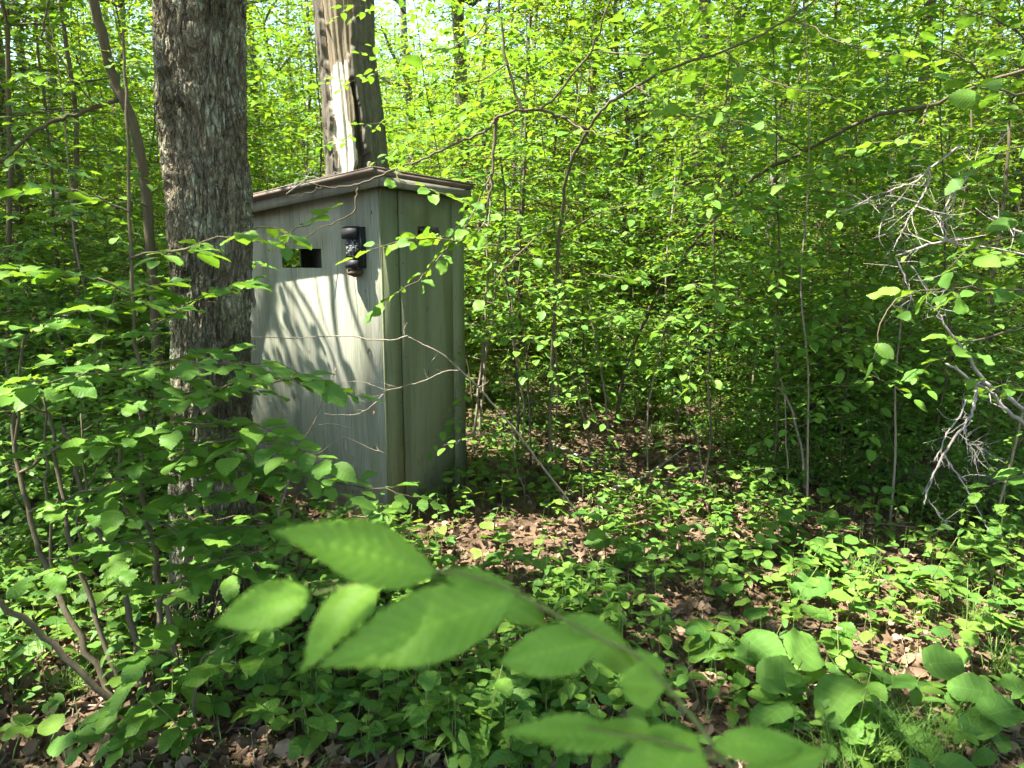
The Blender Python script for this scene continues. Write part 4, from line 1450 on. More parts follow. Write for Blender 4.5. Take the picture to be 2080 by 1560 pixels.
    # left background stem that leans over the hazels
    shrub('leaning_stem_tree', 'dark leaning stem at the upper left with one long bare side branch', 'tree',
          [([(330, 960, 4.7), (318, 700, 4.7), (300, 420, 4.65), (270, 252, 4.6), (235, 170, 4.6), (215, 100, 4.55), (190, 0, 4.5), (165, -120, 4.5)], 0.032, 0.028),
           ([(240, 200, 4.6), (200, 215, 4.5), (150, 235, 4.45), (100, 250, 4.4), (50, 285, 4.35), (0, 330, 4.3), (-60, 370, 4.3)], 0.014, 0.007),
           ([(100, 0, 4.5), (85, 70, 4.5), (88, 80, 4.5), (110, 100, 4.5), (130, 130, 4.5), (140, 155, 4.5)], 0.006, 0.004)],
          [([(50, 285, 4.35), (90, 330, 4.0), (150, 350, 3.8)], 0.004), ([(200, 215, 4.5), (150, 170, 4.2), (100, 150, 4.0)], 0.004), ([(300, 420, 4.65), (220, 400, 4.2), (140, 420, 4.0)], 0.005),
           ([(215, 100, 4.55), (260, 130, 4.2), (310, 120, 4.0)], 0.004)], 44, leaf=0.09, gap=0.06, twig=0.2, tgap=0.14)


build_near_shrubs()


# ================================================================== BARE DEAD BRANCHES
def dead_wood(name, label, cat, limbs, seed, m='deadwood', twigs=3, tl=0.10, ground=False, group=None):
    R = np.random.default_rng(seed)
    b = P(*limbs[0][0][0])
    off = np.array([b[0], b[1], gz1(b[0], b[1]) if ground else b[2]])
    root = obj(name, None, label=label, cat=cat, group=group, loc=off)
    for pts, r0, r1 in limbs:
        w = smooth_path([P(*p) for p in pts], 4)
        w[1:-1] += R.normal(0, 0.002, (len(w) - 2, 3))
        r0, r1 = (r0 * 0.7, r1 * 0.6) if m == 'deadwood' else (r0, r1)
        if ground and pts is limbs[0][0]:
            w[0, 2] = min(w[0, 2], off[2] - 0.03)
        g = Geo(); g.tube(w - off, np.linspace(r0, r1, len(w)) * R.uniform(0.88, 1.12, len(w)), 6)
        limb = obj('limb', g.mesh(name + '_limb', M[m], True), root)
        g = Geo(); any_ = False
        for k in range(twigs):
            i = int(R.integers(1, len(w) - 1))
            t = nrm(w[i + 1] - w[i - 1])
            d = nrm(t * 0.6 + R.normal(0, 0.7, 3))
            l = tl * R.uniform(0.4, 1.5)
            q = np.array([w[i], w[i] + d * l * 0.5 + R.normal(0, .06 * l, 3), w[i] + d * l + R.normal(0, .08 * l, 3)])
            rr = max(0.0012, min(0.35 * r0, 0.003))
            g.tube(smooth_path(q, 3) - off, np.linspace(rr, rr * 0.4, 7), 4); any_ = True
            if R.random() < 0.6:
                e = q[1] + nrm(d + R.normal(0, .8, 3)) * l * 0.5
                g.tube(smooth_path(np.array([q[1], (q[1] + e) / 2 + R.normal(0, .06 * l, 3), e]), 2) - off, np.linspace(rr * .7, rr * 0.3, 5), 3)
        if any_:
            obj('twigs', g.mesh(name + '_twigs', M[m], True), limb)['kind'] = 'stuff'
    return root


dead_wood('dead_branch', 'pale bare dead branch drooping in from the right edge, tip near the ground', 'branch',
          [([(2188, 935, 2.85), (2150, 885, 2.7), (2080, 832, 2.65), (2038, 801, 2.62), (2007, 781, 2.6), (1993, 767, 2.6), (1971, 730, 2.58), (1945, 696, 2.56), (1920, 663, 2.55), (1909, 640, 2.55)], 0.012, 0.006),
           ([(2189, 960, 2.85), (2150, 915, 2.7), (2080, 860, 2.62), (2038, 826, 2.6), (2019, 801, 2.6), (1985, 781, 2.58), (1954, 758, 2.57), (1923, 739, 2.56)], 0.013, 0.007),
           ([(1990, 770, 2.6), (1982, 790, 2.57), (1978, 820, 2.54), (1968, 851, 2.5), (1940, 888, 2.48), (1917, 922, 2.46), (1897, 964, 2.44), (1883, 1001, 2.42), (1878, 1024, 2.4)], 0.009, 0.004),
           ([(1962, 812, 2.54), (1948, 846, 2.52), (1923, 880, 2.5), (1912, 908, 2.48), (1898, 935, 2.47)], 0.005, 0.003),
           ([(1917, 922, 2.46), (1937, 953, 2.45), (1960, 987, 2.44), (1976, 1015, 2.43), (1996, 1055, 2.42), (2010, 1080, 2.4)], 0.005, 0.0018),
           ([(1971, 852, 2.5), (1960, 874, 2.5), (1965, 900, 2.48), (1979, 916, 2.46), (1982, 945, 2.45)], 0.004, 0.002),
           ([(1968, 902, 2.48), (1990, 908, 2.47), (2013, 919, 2.46)], 0.003, 0.0015),
           ([(1886, 1015, 2.42), (1909, 1049, 2.4), (1926, 1066, 2.4)], 0.003, 0.0015)], 51, twigs=9, tl=0.07)
dead_wood('dead_branch', 'tangle of grey bare twigs in the thicket at the upper right', 'branch',
          [([(2290, 1215, 3.2), (2260, 900, 3.2), (2200, 640, 3.2), (2120, 540, 3.2), (2049, 510, 3.2), (1936, 494, 3.2), (1919, 468, 3.2), (1906, 442, 3.2), (1861, 411, 3.2), (1819, 400, 3.2), (1788, 404, 3.2), (1700, 431, 3.2)], 0.008, 0.003),
           ([(1906, 442, 3.2), (1937, 395, 3.2), (1974, 349, 3.2), (2018, 300, 3.2), (2060, 250, 3.2)], 0.006, 0.003),
           ([(1888, 337, 3.2), (1885, 377, 3.2), (1872, 399, 3.2), (1857, 424, 3.2), (1848, 439, 3.2), (1828, 479, 3.2), (1815, 505, 3.2)], 0.007, 0.003),
           ([(1950, 295, 3.2), (1890, 342, 3.2), (1864, 364, 3.2), (1828, 379, 3.2), (1795, 391, 3.2), (1768, 402, 3.2), (1700, 440, 3.2)], 0.006, 0.002),
           ([(2100, 480, 3.2), (2049, 464, 3.2), (2020, 440, 3.2)], 0.009, 0.007),
           ([(1959, 484, 3.25), (1919, 490, 3.25), (1875, 501, 3.25), (1820, 520, 3.25)], 0.011, 0.006),
           ([(1830, 402, 3.2), (1800, 430, 3.2), (1790, 450, 3.2), (1785, 475, 3.2)], 0.004, 0.002),
           ([(1940, 380, 3.2), (1935, 420, 3.2), (1920, 440, 3.2)], 0.004, 0.002),
           ([(1820, 525, 3.2), (1835, 560, 3.2), (1850, 600, 3.2), (1840, 640, 3.2)], 0.006, 0.003),
           ([(1850, 540, 3.2), (1880, 580, 3.2), (1910, 610, 3.2), (1925, 650, 3.2)], 0.004, 0.002)], 52, twigs=10, tl=0.13, ground=True)
dead_wood('dead_sapling', 'thin bare sapling leaning from the clearing across the hut side and front', 'sapling',
          [([(1190, 1066, 4.0), (1130, 985, 3.95), (1050, 880, 3.85), (985, 800, 3.75), (940, 757, 3.68), (900, 722, 3.62), (860, 700, 3.6), (825, 684, 3.58)], 0.007, 0.003),
           ([(828, 682, 3.58), (800, 690, 3.57), (760, 690, 3.56), (700, 683, 3.55), (650, 684, 3.55), (590, 687, 3.55), (505, 684, 3.55)], 0.0035, 0.0025),
           ([(935, 752, 3.67), (900, 755, 3.65), (870, 770, 3.63), (830, 782, 3.6), (785, 793, 3.58)], 0.003, 0.002),
           ([(785, 793, 3.58), (765, 785, 3.57), (740, 776, 3.56), (715, 774, 3.56)], 0.002, 0.0012),
           ([(785, 793, 3.58), (755, 825, 3.56), (720, 842, 3.55), (660, 840, 3.54)], 0.002, 0.0012),
           ([(1500, 680, 3.6), (1530, 690, 3.6), (1560, 700, 3.6)], 0.001, 0.001)][:5], 53, m='bark_pale', twigs=3, tl=0.08, ground=True)
dead_wood('dead_sapling', 'small bare forked stem standing before the hut front', 'sapling',
          [([(560, 1060, 3.5), (590, 965, 3.48), (612, 900, 3.46), (640, 855, 3.45), (662, 800, 3.44), (683, 748, 3.43)], 0.006, 0.002),
           ([(622, 930, 3.46), (655, 915, 3.45), (696, 889, 3.44), (740, 905, 3.43), (780, 920, 3.43)], 0.003, 0.0015),
           ([(664, 805, 3.44), (700, 800, 3.44), (745, 818, 3.44)], 0.0018, 0.001),
           ([(646, 862, 3.45), (680, 862, 3.44), (710, 870, 3.44)], 0.0018, 0.001)], 54, m='bark_pale', twigs=3, tl=0.07, ground=True)
dead_wood('roof_twigs', 'grey dead twigs lying along the hut roof edge', 'twigs',
          [([(545, 388, 4.2), (600, 372, 4.2), (650, 362, 4.2), (700, 345, 4.2)], 0.004, 0.002),
           ([(580, 395, 4.1), (620, 362, 4.15), (640, 335, 4.2)], 0.003, 0.0015),
           ([(600, 352, 4.3), (640, 360, 4.25), (672, 362, 4.2)], 0.003, 0.0015)], 55, twigs=4, tl=0.10)

# thin stems beside the hut and in the clearing
STEMS = [
    ([(962, 900, 5.9), (975, 760, 5.9), (985, 650, 5.9), (990, 500, 5.9), (1000, 330, 5.9)], 0.012, 'bark_pale', 'pale straight pole stem close to the hut side'),
    ([(975, 870, 6.2), (985, 740, 6.2), (1000, 640, 6.2), (1012, 480, 6.2)], 0.014, 'bark_pale', 'pale leaning pole just right of the hut corner'),
    ([(1050, 900, 5.6), (1052, 780, 5.6), (1042, 690, 5.6), (1030, 560, 5.6), (1026, 420, 5.6), (1015, 300, 5.5)], 0.014, 'bark_thin', 'dark thin stem between the hut and the slender tree'),
    ([(1078, 905, 5.4), (1070, 760, 5.4), (1055, 620, 5.4), (1058, 480, 5.4), (1065, 330, 5.3)], 0.010, 'bark_thin', 'dark wiry stem left of the slender tree'),
    ([(1190, 850, 6.6), (1185, 700, 6.6), (1180, 560, 6.6), (1185, 420, 6.5), (1190, 300, 6.5)], 0.010, 'bark_thin', 'thin upright stem just right of the slender tree'),
    ([(1235, 870, 6.6), (1225, 760, 6.6), (1205, 670, 6.6), (1195, 610, 6.6)], 0.012, 'bark_pale', 'short grey stem at the foot of the leaning tree'),
    ([(1290, 860, 6.8), (1290, 720, 6.8), (1285, 600, 6.8), (1282, 480, 6.8)], 0.008, 'bark_thin', 'fine dark stem right of the leaning tree foot'),
    ([(1395, 760, 8.6), (1400, 700, 8.6), (1410, 600, 8.6), (1404, 500, 8.6), (1392, 400, 8.6), (1380, 300, 8.5)], 0.030, 'bark_thin', 'dark crooked trunk in the middle thicket'),
    ([(1425, 770, 8.9), (1422, 640, 8.9), (1415, 540, 8.9), (1400, 420, 8.9)], 0.018, 'bark_thin', 'straight dark stem beside the crooked trunk'),
    ([(1493, 770, 8.7), (1494, 640, 8.7), (1495, 520, 8.7), (1497, 400, 8.7), (1500, 300, 8.7)], 0.028, 'bark_thin', 'dark straight trunk in the thicket right of the crooked one'),
    ([(1545, 800, 7.8), (1550, 680, 7.8), (1560, 540, 7.8), (1575, 400, 7.8), (1580, 300, 7.8)], 0.012, 'bark_thin', 'thin twin stem in the right thicket'),
    ([(1640, 1050, 4.6), (1625, 900, 4.6), (1590, 780, 4.6), (1575, 690, 4.6), (1575, 640, 4.6)], 0.009, 'bark_pale', 'thin curved stem rising from the shady herbs on the right'),
    ([(1600, 1060, 4.5), (1598, 950, 4.5), (1597, 860, 4.5), (1590, 790, 4.5)], 0.006, 'bark_pale', 'slim light stem beside the curved one on the right'),
    ([(1430, 1010, 4.9), (1425, 940, 4.9), (1410, 870, 4.9), (1390, 830, 4.9)], 0.006, 'bark_pale', 'bent bare stem in the clearing right of centre'),
    ([(1865, 860, 7.0), (1855, 760, 7.0), (1850, 700, 7.0), (1840, 600, 7.0), (1845, 480, 7.0)], 0.040, 'bark_thin', 'thicker dark stump-like stem behind the dead branches'),
    ([(2010, 800, 6.2), (2012, 650, 6.2), (2015, 560, 6.2), (2040, 400, 6.2), (2050, 250, 6.2)], 0.022, 'bark_thin', 'dark stem at the far right behind the dead branches'),
    ([(1075, 1010, 4.7), (1060, 990, 4.7), (1042, 900, 4.7), (1040, 830, 4.7)], 0.005, 'bark_pale', 'knee-high bare stem in the litter beside the hut'),
    ([(120, 1250, 2.9), (105, 1100, 2.95), (95, 950, 3.0), (90, 800, 3.0)], 0.008, 'bark_thin', 'thin dark stem behind the left hazel clump'),
    ([(165, 1240, 3.0), (160, 1100, 3.0), (170, 960, 3.05), (165, 850, 3.1)], 0.007, 'bark_thin', 'second thin stem behind the left hazel clump, nearer the trunk'),
    ([(20, 1000, 5.2), (18, 700, 5.2), (22, 400, 5.2), (15, 100, 5.2), (10, -60, 5.2)], 0.022, 'bark_thin', 'dark upright stem along the left edge'),
    ([(165, 900, 6.2), (160, 640, 6.2), (150, 420, 6.2), (155, 250, 6.2), (135, 100, 6.2), (120, -40, 6.2)], 0.026, 'bark_thin', 'crooked dark stem left of the leaning one'),
    ([(110, 900, 7.2), (118, 600, 7.2), (105, 380, 7.2), (90, 200, 7.2), (70, 20, 7.2)], 0.018, 'bark_thin', 'slim dark stem in the bright wood at the left'),
]


def build_stems():
    for k, (pts, r, m, lab) in enumerate(STEMS):
        R = np.random.default_rng(900 + k)
        w = smooth_path([P(*p) for p in pts], 4)
        w[1:] += R.normal(0, 0.006, (len(w) - 1, 3))
        b = w[0].copy()
        zg = gz1(b[0], b[1])
        w = np.vstack([[b[0], b[1], zg - 0.03], w]) if b[2] > zg - 0.02 else w
        off = np.array([b[0], b[1], zg])
        root = obj('thin_stem', None, label=lab, cat='stem', group='thin stems in the undergrowth', loc=off)
        g = Geo(); g.tube(w - off, np.linspace(r, r * 0.55, len(w)), 8)
        obj('stem', g.mesh('thin_stem', M[m], True), root)
        tubes, leaves = [], []
        top = w[-1]
        for q in range(int(R.integers(3, 7))):
            i = int(R.integers(len(w) // 3, len(w)))
            a = R.uniform(0, 6.28)
            d = nrm([math.cos(a), math.sin(a), 0.35])
            l = R.uniform(0.3, 0.7)
            t = np.linspace(0, 1, 5)[:, None]
            bp = w[i] + d * l * t - UP * 0.2 * l * t ** 2
            tubes.append((bp, np.linspace(r * 0.35, r * 0.15, 5)))
            dress(R, tubes, leaves, bp, r * 0.3, 0.075, 0.06, 0.2, 0.14)
        br = obj('twigs', tubes_mesh('thin_stem_twigs', [(p - off, np.maximum(rd, 0.001)) for p, rd in tubes], M[m], 4), root)
        br['kind'] = 'stuff'
        g = Geo(); fr = leaf_frames(leaves); merge_leaves(g, (fr[0] - off, *fr[1:]), LEAF_MID)
        obj('foliage', g.mesh('thin_stem_leaves', M['leaf'], True), root)['kind'] = 'stuff'


build_stems()

# ================================================================== FOREST FLOOR
def build_litter():
    R = np.random.default_rng(61)
    N = 46000
    y = 1.4 + 14 * R.random(N) ** 1.7
    x = R.uniform(-1, 1, N) * (0.78 * y + 0.5)
    z = gz(x, y) + R.uniform(0.002, 0.03, N)
    hl = np.stack([(np.stack([x, y], 1) - HC) @ HB, (np.stack([x, y], 1) - HC) @ HA], 1)
    ok = ~((hl[:, 0] > 0.0) & (hl[:, 0] < HUT_D) & (hl[:, 1] > 0.0) & (hl[:, 1] < HUT_W))
    x, y, z = x[ok], y[ok], z[ok]
    n = len(x)
    pos = np.stack([x, y, z], 1)
    d = R.normal(0, 1, (n, 3)) * [1, 1, 0.25]
    nz = UP + R.normal(0, 0.8, (n, 3))
    s = R.uniform(0.028, 0.07, n)
    fr = frames(pos, d, nz, s)
    g = Geo()
    def star(seed):
        q = np.random.default_rng(seed)
        a = np.linspace(0, 2 * math.pi, 11)[:-1] + math.pi / 2
        rr = np.where(np.arange(10) % 2 == 0, 0.55, 0.28) * q.uniform(0.8, 1.15, 10)
        V = np.vstack([[0, 0.5, 0.05], np.stack([np.cos(a) * rr, 0.5 + np.sin(a) * rr, q.normal(0.06, 0.16, 10)], 1)])
        T = np.array([(0, 1 + k, 1 + (k + 1) % 10) for k in range(10)])
        return V, np.zeros((0, 4), int), T, np.zeros((11, 2))
    tp = [star(1), star(2), star(3), leaf_shape(4, 2, 0.30, tip=0.6, fold=0.5, curl=-0.35), leaf_shape(4, 2, 0.3, tip=0.7, fold=-0.6, curl=0.4), leaf_shape(5, 2, 0.42, tip=0.5, fold=0.25, curl=0.5, wave=0.15)]
    w = R.integers(0, len(tp), n)
    for k in range(len(tp)):
        m = w == k
        merge_leaves(g, tuple(a[m] for a in fr), tp[k])
    obj('leaf_litter', g.mesh('leaf_litter', M['litter']), label='brown dry leaves lying all over the forest floor', cat='leaf litter', kind='stuff')
    # fallen twigs
    g = Geo()
    for q in range(420):
        yy = 1.6 + 8 * R.random() ** 1.5; xx = R.uniform(-1, 1) * (0.76 * yy + 0.2)
        a = R.uniform(0, 6.28); l = R.uniform(0.06, 0.4)
        dd = np.array([math.cos(a), math.sin(a), 0]) * l / 2
        c = np.array([xx, yy, gz1(xx, yy) + 0.022])
        g.tube(np.array([c - dd, c + R.normal(0, .012, 3), c + dd + UP * R.uniform(-.01, .04)]), [0.003 * l / .2 + .001, .003, .0012], 4)
    obj('fallen_twigs', g.mesh('fallen_twigs', M['bark_pale']), label='short grey twigs strewn over the dry leaves', cat='twigs', kind='stuff')


build_litter()


def fallen(name, lab, pts, r0, r1, m, seed):
    R = np.random.default_rng(seed)
    w = np.array([G(*p) for p in pts])
    w = smooth_path(w, 5)
    w[:, 2] = gz(w[:, 0], w[:, 1]) + r0 * 0.8 + 0.015
    off = w[0].copy()
    g = Geo(); g.tube(w - off, np.linspace(r0, r1, len(w)) * R.uniform(0.9, 1.1, len(w)), 9)
    root = obj(name, g.mesh(name, M[m], True), label=lab, cat='log' if 'log' in name else 'stick', loc=off)
    return root


fallen('fallen_log', 'mossy fallen log in the shade at the right', [(1790, 990), (1900, 985), (2050, 1000), (2140, 1010)], 0.05, 0.035, 'bark_far', 1)
fallen('fallen_stick', 'long grey stick on the litter in the clearing', [(1240, 1000), (1290, 985), (1340, 950), (1400, 905)], 0.014, 0.008, 'deadwood', 2)
fallen('fallen_stick', 'pale stick on the litter at the lower left', [(175, 1340), (135, 1385), (112, 1420)], 0.010, 0.006, 'deadwood', 3)
fallen('fallen_stick', 'dark thin stick in the litter right of centre', [(1560, 1268), (1640, 1275), (1720, 1283)], 0.009, 0.005, 'bark_thin', 4)
fallen('fallen_stick', 'pale broken stick in the sun patch at the right', [(1640, 1135), (1655, 1160), (1662, 1185)], 0.010, 0.006, 'deadwood', 5)
fallen('fallen_stick', 'grey stick lying across the clearing beyond the hut corner', [(1120, 900), (1180, 930), (1250, 965)], 0.012, 0.007, 'deadwood', 6)


# ---- herbs: a few kinds, each leaf a part; copies share their meshes
HK = np.random.default_rng(70)


def herb_proto(kind):
    """returns (stem tubes, [(mesh key, index, matrix)])"""
    R = HK
    tubes, lv = [], []

    def leaf(key, p, d, nz, s):
        fr = frames(np.array([p], float), np.array([d], float), np.array([nz], float), np.array([s], float))
        m = np.eye(4)
        m[:3, 0], m[:3, 1], m[:3, 2], m[:3, 3] = fr[1][0] * s, fr[2][0] * s, fr[3][0] * s, p
        lv.append((key, int(R.integers(len(MESH[key]))), m))
    if kind == 'whorl':            # leaves spread like a hand on top of a stalk
        h = R.uniform(0.09, 0.17)
        top = np.array([R.normal(0, .02), R.normal(0, .02), h])
        tubes.append((smooth_path([(0, 0, -0.02), (top[0] * .3, top[1] * .3, h * .5), top], 3), np.linspace(.0022, .0015, 7)))
        n = int(R.integers(4, 7))
        for k in range(n):
            a = 2 * math.pi * k / n + R.normal(0, 0.15)
            leaf('herb', top, (math.cos(a), math.sin(a), R.uniform(-0.15, 0.25)), UP + R.normal(0, .2, 3), R.uniform(0.055, 0.095))
    elif kind == 'pairs':          # opposite pairs up a stem
        h = R.uniform(0.12, 0.26)
        top = np.array([R.normal(0, .03), R.normal(0, .03), h])
        tubes.append((smooth_path([(0, 0, -0.02), (top[0] * .3, top[1] * .3, h * .5), top], 3), np.linspace(.0022, .0013, 7)))
        a = R.uniform(0, 6.28)
        for k in range(3):
            f = 0.45 + 0.27 * k
            for s in (0, math.pi):
                leaf('herb', top * f, (math.cos(a + s), math.sin(a + s), R.uniform(-.1, .3)), UP + R.normal(0, .25, 3), R.uniform(0.05, 0.08) * (1.15 - 0.25 * k))
            a += 1.3
        leaf('herb', top, (R.normal(0, 1), R.normal(0, 1), 0.6), UP, 0.035)
    elif kind == 'three':
        h = R.uniform(0.07, 0.14)
        top = np.array([R.normal(0, .02), R.normal(0, .02), h])
        tubes.append((smooth_path([(0, 0, -0.02), (0, 0, h * .5), top], 3), np.linspace(.0018, .0013, 7)))
        a = R.uniform(0, 6.28)
        for k in range(3):
            leaf('herb', top, (math.cos(a + 2.1 * k), math.sin(a + 2.1 * k), R.uniform(-.1, .2)), UP + R.normal(0, .2, 3), R.uniform(0.05, 0.085))
    elif kind == 'heart':          # a few round leaves on their own stalks
        for k in range(int(R.integers(2, 5))):
            a = R.uniform(0, 6.28)
            p = np.array([math.cos(a) * .05, math.sin(a) * .05, R.uniform(0.06, 0.13)])
            tubes.append((smooth_path([(0, 0, -0.02), p * [.4, .4, .6], p], 3), np.linspace(.0018, .0014, 7)))
            leaf('round', p, (math.cos(a), math.sin(a), R.uniform(-.3, .1)), UP + R.normal(0, .3, 3), R.uniform(0.06, 0.11))
    else:                          # 'shoot': woody seedling with alternate toothed leaves
        h = R.uniform(0.2, 0.38)
        top = np.array([R.normal(0, .06), R.normal(0, .06), h])
        w = smooth_path([(0, 0, -0.02), (top[0] * .3, top[1] * .3, h * .5), top], 3)
        tubes.append((w, np.linspace(.003, .0014, 7)))
        a = R.uniform(0, 6.28)
        for k in range(int(R.integers(5, 8))):
            f = 0.35 + 0.1 * k
            p = w[min(int(f * 6), 6)]
            leaf('hazel', p, (math.cos(a), math.sin(a), R.uniform(-.2, .2)), UP + R.normal(0, .25, 3), R.uniform(0.06, 0.1))
            a += math.pi + R.normal(0, 0.4)
    g = Geo()
    for p, r in tubes:
        g.tube(p, r, 5)
    return g.mesh(kind + '_stalk', M['petiole'], True), lv


HERB_WORDS = {'whorl': ('whorled_herb', 'herb with leaves spread like a hand'), 'pairs': ('paired_leaf_herb', 'upright herb with paired leaves'),
              'three': ('three_leaf_herb', 'tiny three-leaved herb'), 'heart': ('round_leaf_herb', 'low round-leaved herb'), 'shoot': ('tree_seedling', 'seedling with toothed leaves')}


def zone_words(px, py):
    a = 'bottom edge' if py > 1380 else ('near litter' if py > 1230 else ('mid litter' if py > 1110 else 'far litter'))
    for lim, w in ((200, 'at the left edge'), (420, 'below the hazels'), (700, 'by the big trunk'), (950, 'before the hut'), (1150, 'right of the hut'), (1350, 'in mid clearing'), (1550, 'left of the docks'), (1750, 'by the docks'), (1920, 'right of the docks')):
        if px < lim:
            return f'{a}, {w}'
    return f'{a}, at the right edge'


def build_herbs():
    R = np.random.default_rng(71)
    kinds = ['whorl', 'pairs', 'three', 'heart', 'shoot']
    protos = {k: [herb_proto(k) for _ in range(5)] for k in kinds}
    pts = []
    t = 0
    while len(pts) < 290 and t < 20000:
        t += 1
        # even over the lower part of the photograph
        px, py = R.uniform(-40, 2120), 1590 - 560 * R.random() ** 1.0
        p = G(px, py)
        # leaf litter shows bare in places
        if vnoise(np.array([[p[0] * 1.3 + 5, p[1] * 1.3 + 9, 1.5]]))[0] < 0.36:
            continue
        hx, hy, _ = hut_local(p)
        if -0.08 < hx < HUT_D + .05 and -0.08 < hy < HUT_W + .05:
            continue
        dmin = 0.075 if py > 1250 else 0.10
        if any((p[0] - q[0]) ** 2 + (p[1] - q[1]) ** 2 < dmin * dmin for q in pts):
            continue
        pts.append((p[0], p[1], px, py))
    pts.sort(key=lambda q: q[1])
    for x, y, px, py in pts:
        kd = kinds[int(R.choice(5, p=[0.27, 0.25, 0.18, 0.14, 0.16]))]
        stalk, lv = protos[kd][int(R.integers(5))]
        nm, wd = HERB_WORDS[kd]
        zw = zone_words(px, py)
        root = obj(nm, stalk, label=f'{wd} {zw}', cat='seedling' if kd == 'shoot' else 'herb', group=f'{nm.replace("_", " ")}s {zw}', loc=(x, y, gz1(x, y)))
        root.rotation_euler = (R.normal(0, 0.08), R.normal(0, 0.08), R.uniform(0, 6.28))
        s = R.uniform(0.85, 1.25)
        root.scale = (s, s, s)
        for key, i, m in lv:
            o = bpy.data.objects.new('leaf', MESH[key][i])
            col.objects.link(o)
            o.parent = root
            o.matrix_basis = Matrix(m.tolist())
    # beyond them nobody could count: one sheet of low green
    N = 6200
    g = Geo()
    P_, D_, Z_, S_ = [], [], [], []
    y = 2.0 + 18 * R.random(N) ** 1.5
    x = R.uniform(-1, 1, N) * (0.78 * y + 0.4)
    z = gz(x, y)
    pat = vnoise(np.stack([x * 0.8 + 5, y * 0.8 + 9, x * 0 + 4.5], 1))
    for k in range(N):
        if pat[k] < (0.50 if y[k] < 4.2 else (0.43 if y[k] < 7.5 else 0.34)):
            continue
        hx, hy, _ = hut_local((x[k], y[k], 0))
        if -0.1 < hx < HUT_D + .1 and -0.1 < hy < HUT_W + .1:
            continue
        h = R.uniform(0.06, 0.30) * (1 if y[k] < 7 else 1.5)
        n = int(R.integers(4, 10))
        a = R.uniform(0, 6.28) + np.arange(n) * 2.4
        hh = h * R.uniform(0.5, 1.0, n)
        rad = R.uniform(0.0, 0.06, n)
        P_.append(np.stack([x[k] + np.cos(a) * rad, y[k] + np.sin(a) * rad, z[k] + hh], 1))
        D_.append(np.stack([np.cos(a), np.sin(a), R.uniform(-.3, .3, n)], 1))
        Z_.append(UP + R.normal(0, 0.3, (n, 3)))
        S_.append(R.uniform(0.03, 0.085, n))
        g.tube(np.array([(x[k], y[k], z[k] - .02), (x[k], y[k], z[k] + h * .95)]), [.0016, .0012], 3, False)
    g2 = Geo()
    fr = frames(np.vstack(P_), np.vstack(D_), np.vstack(Z_), np.concatenate(S_))
    sp = np.concatenate([np.full(len(p), (0, 0, 1, 1, 2)[k % 5]) for k, p in enumerate(P_)])
    for k, tp in enumerate((leaf_shape(4, 2, 0.31, fold=0.2, curl=0.15), leaf_shape(4, 2, 0.17, tip=0.9, fold=0.3, curl=0.3), leaf_shape(4, 2, 0.40, tip=0.45, fold=0.1, curl=0.1))):
        merge_leaves(g2, tuple(a[sp == k] for a in fr), tp)
    obj('ground_cover', g2.mesh('ground_cover', M['leaf_herb'], True), label='carpet of small green herbs on the far forest floor', cat='ground cover', kind='stuff')
    obj('herb_stalks', g.mesh('herb_stalks', M['petiole']), label='thin stalks of the small herbs on the far forest floor', cat='stalks', kind='stuff')


build_herbs()


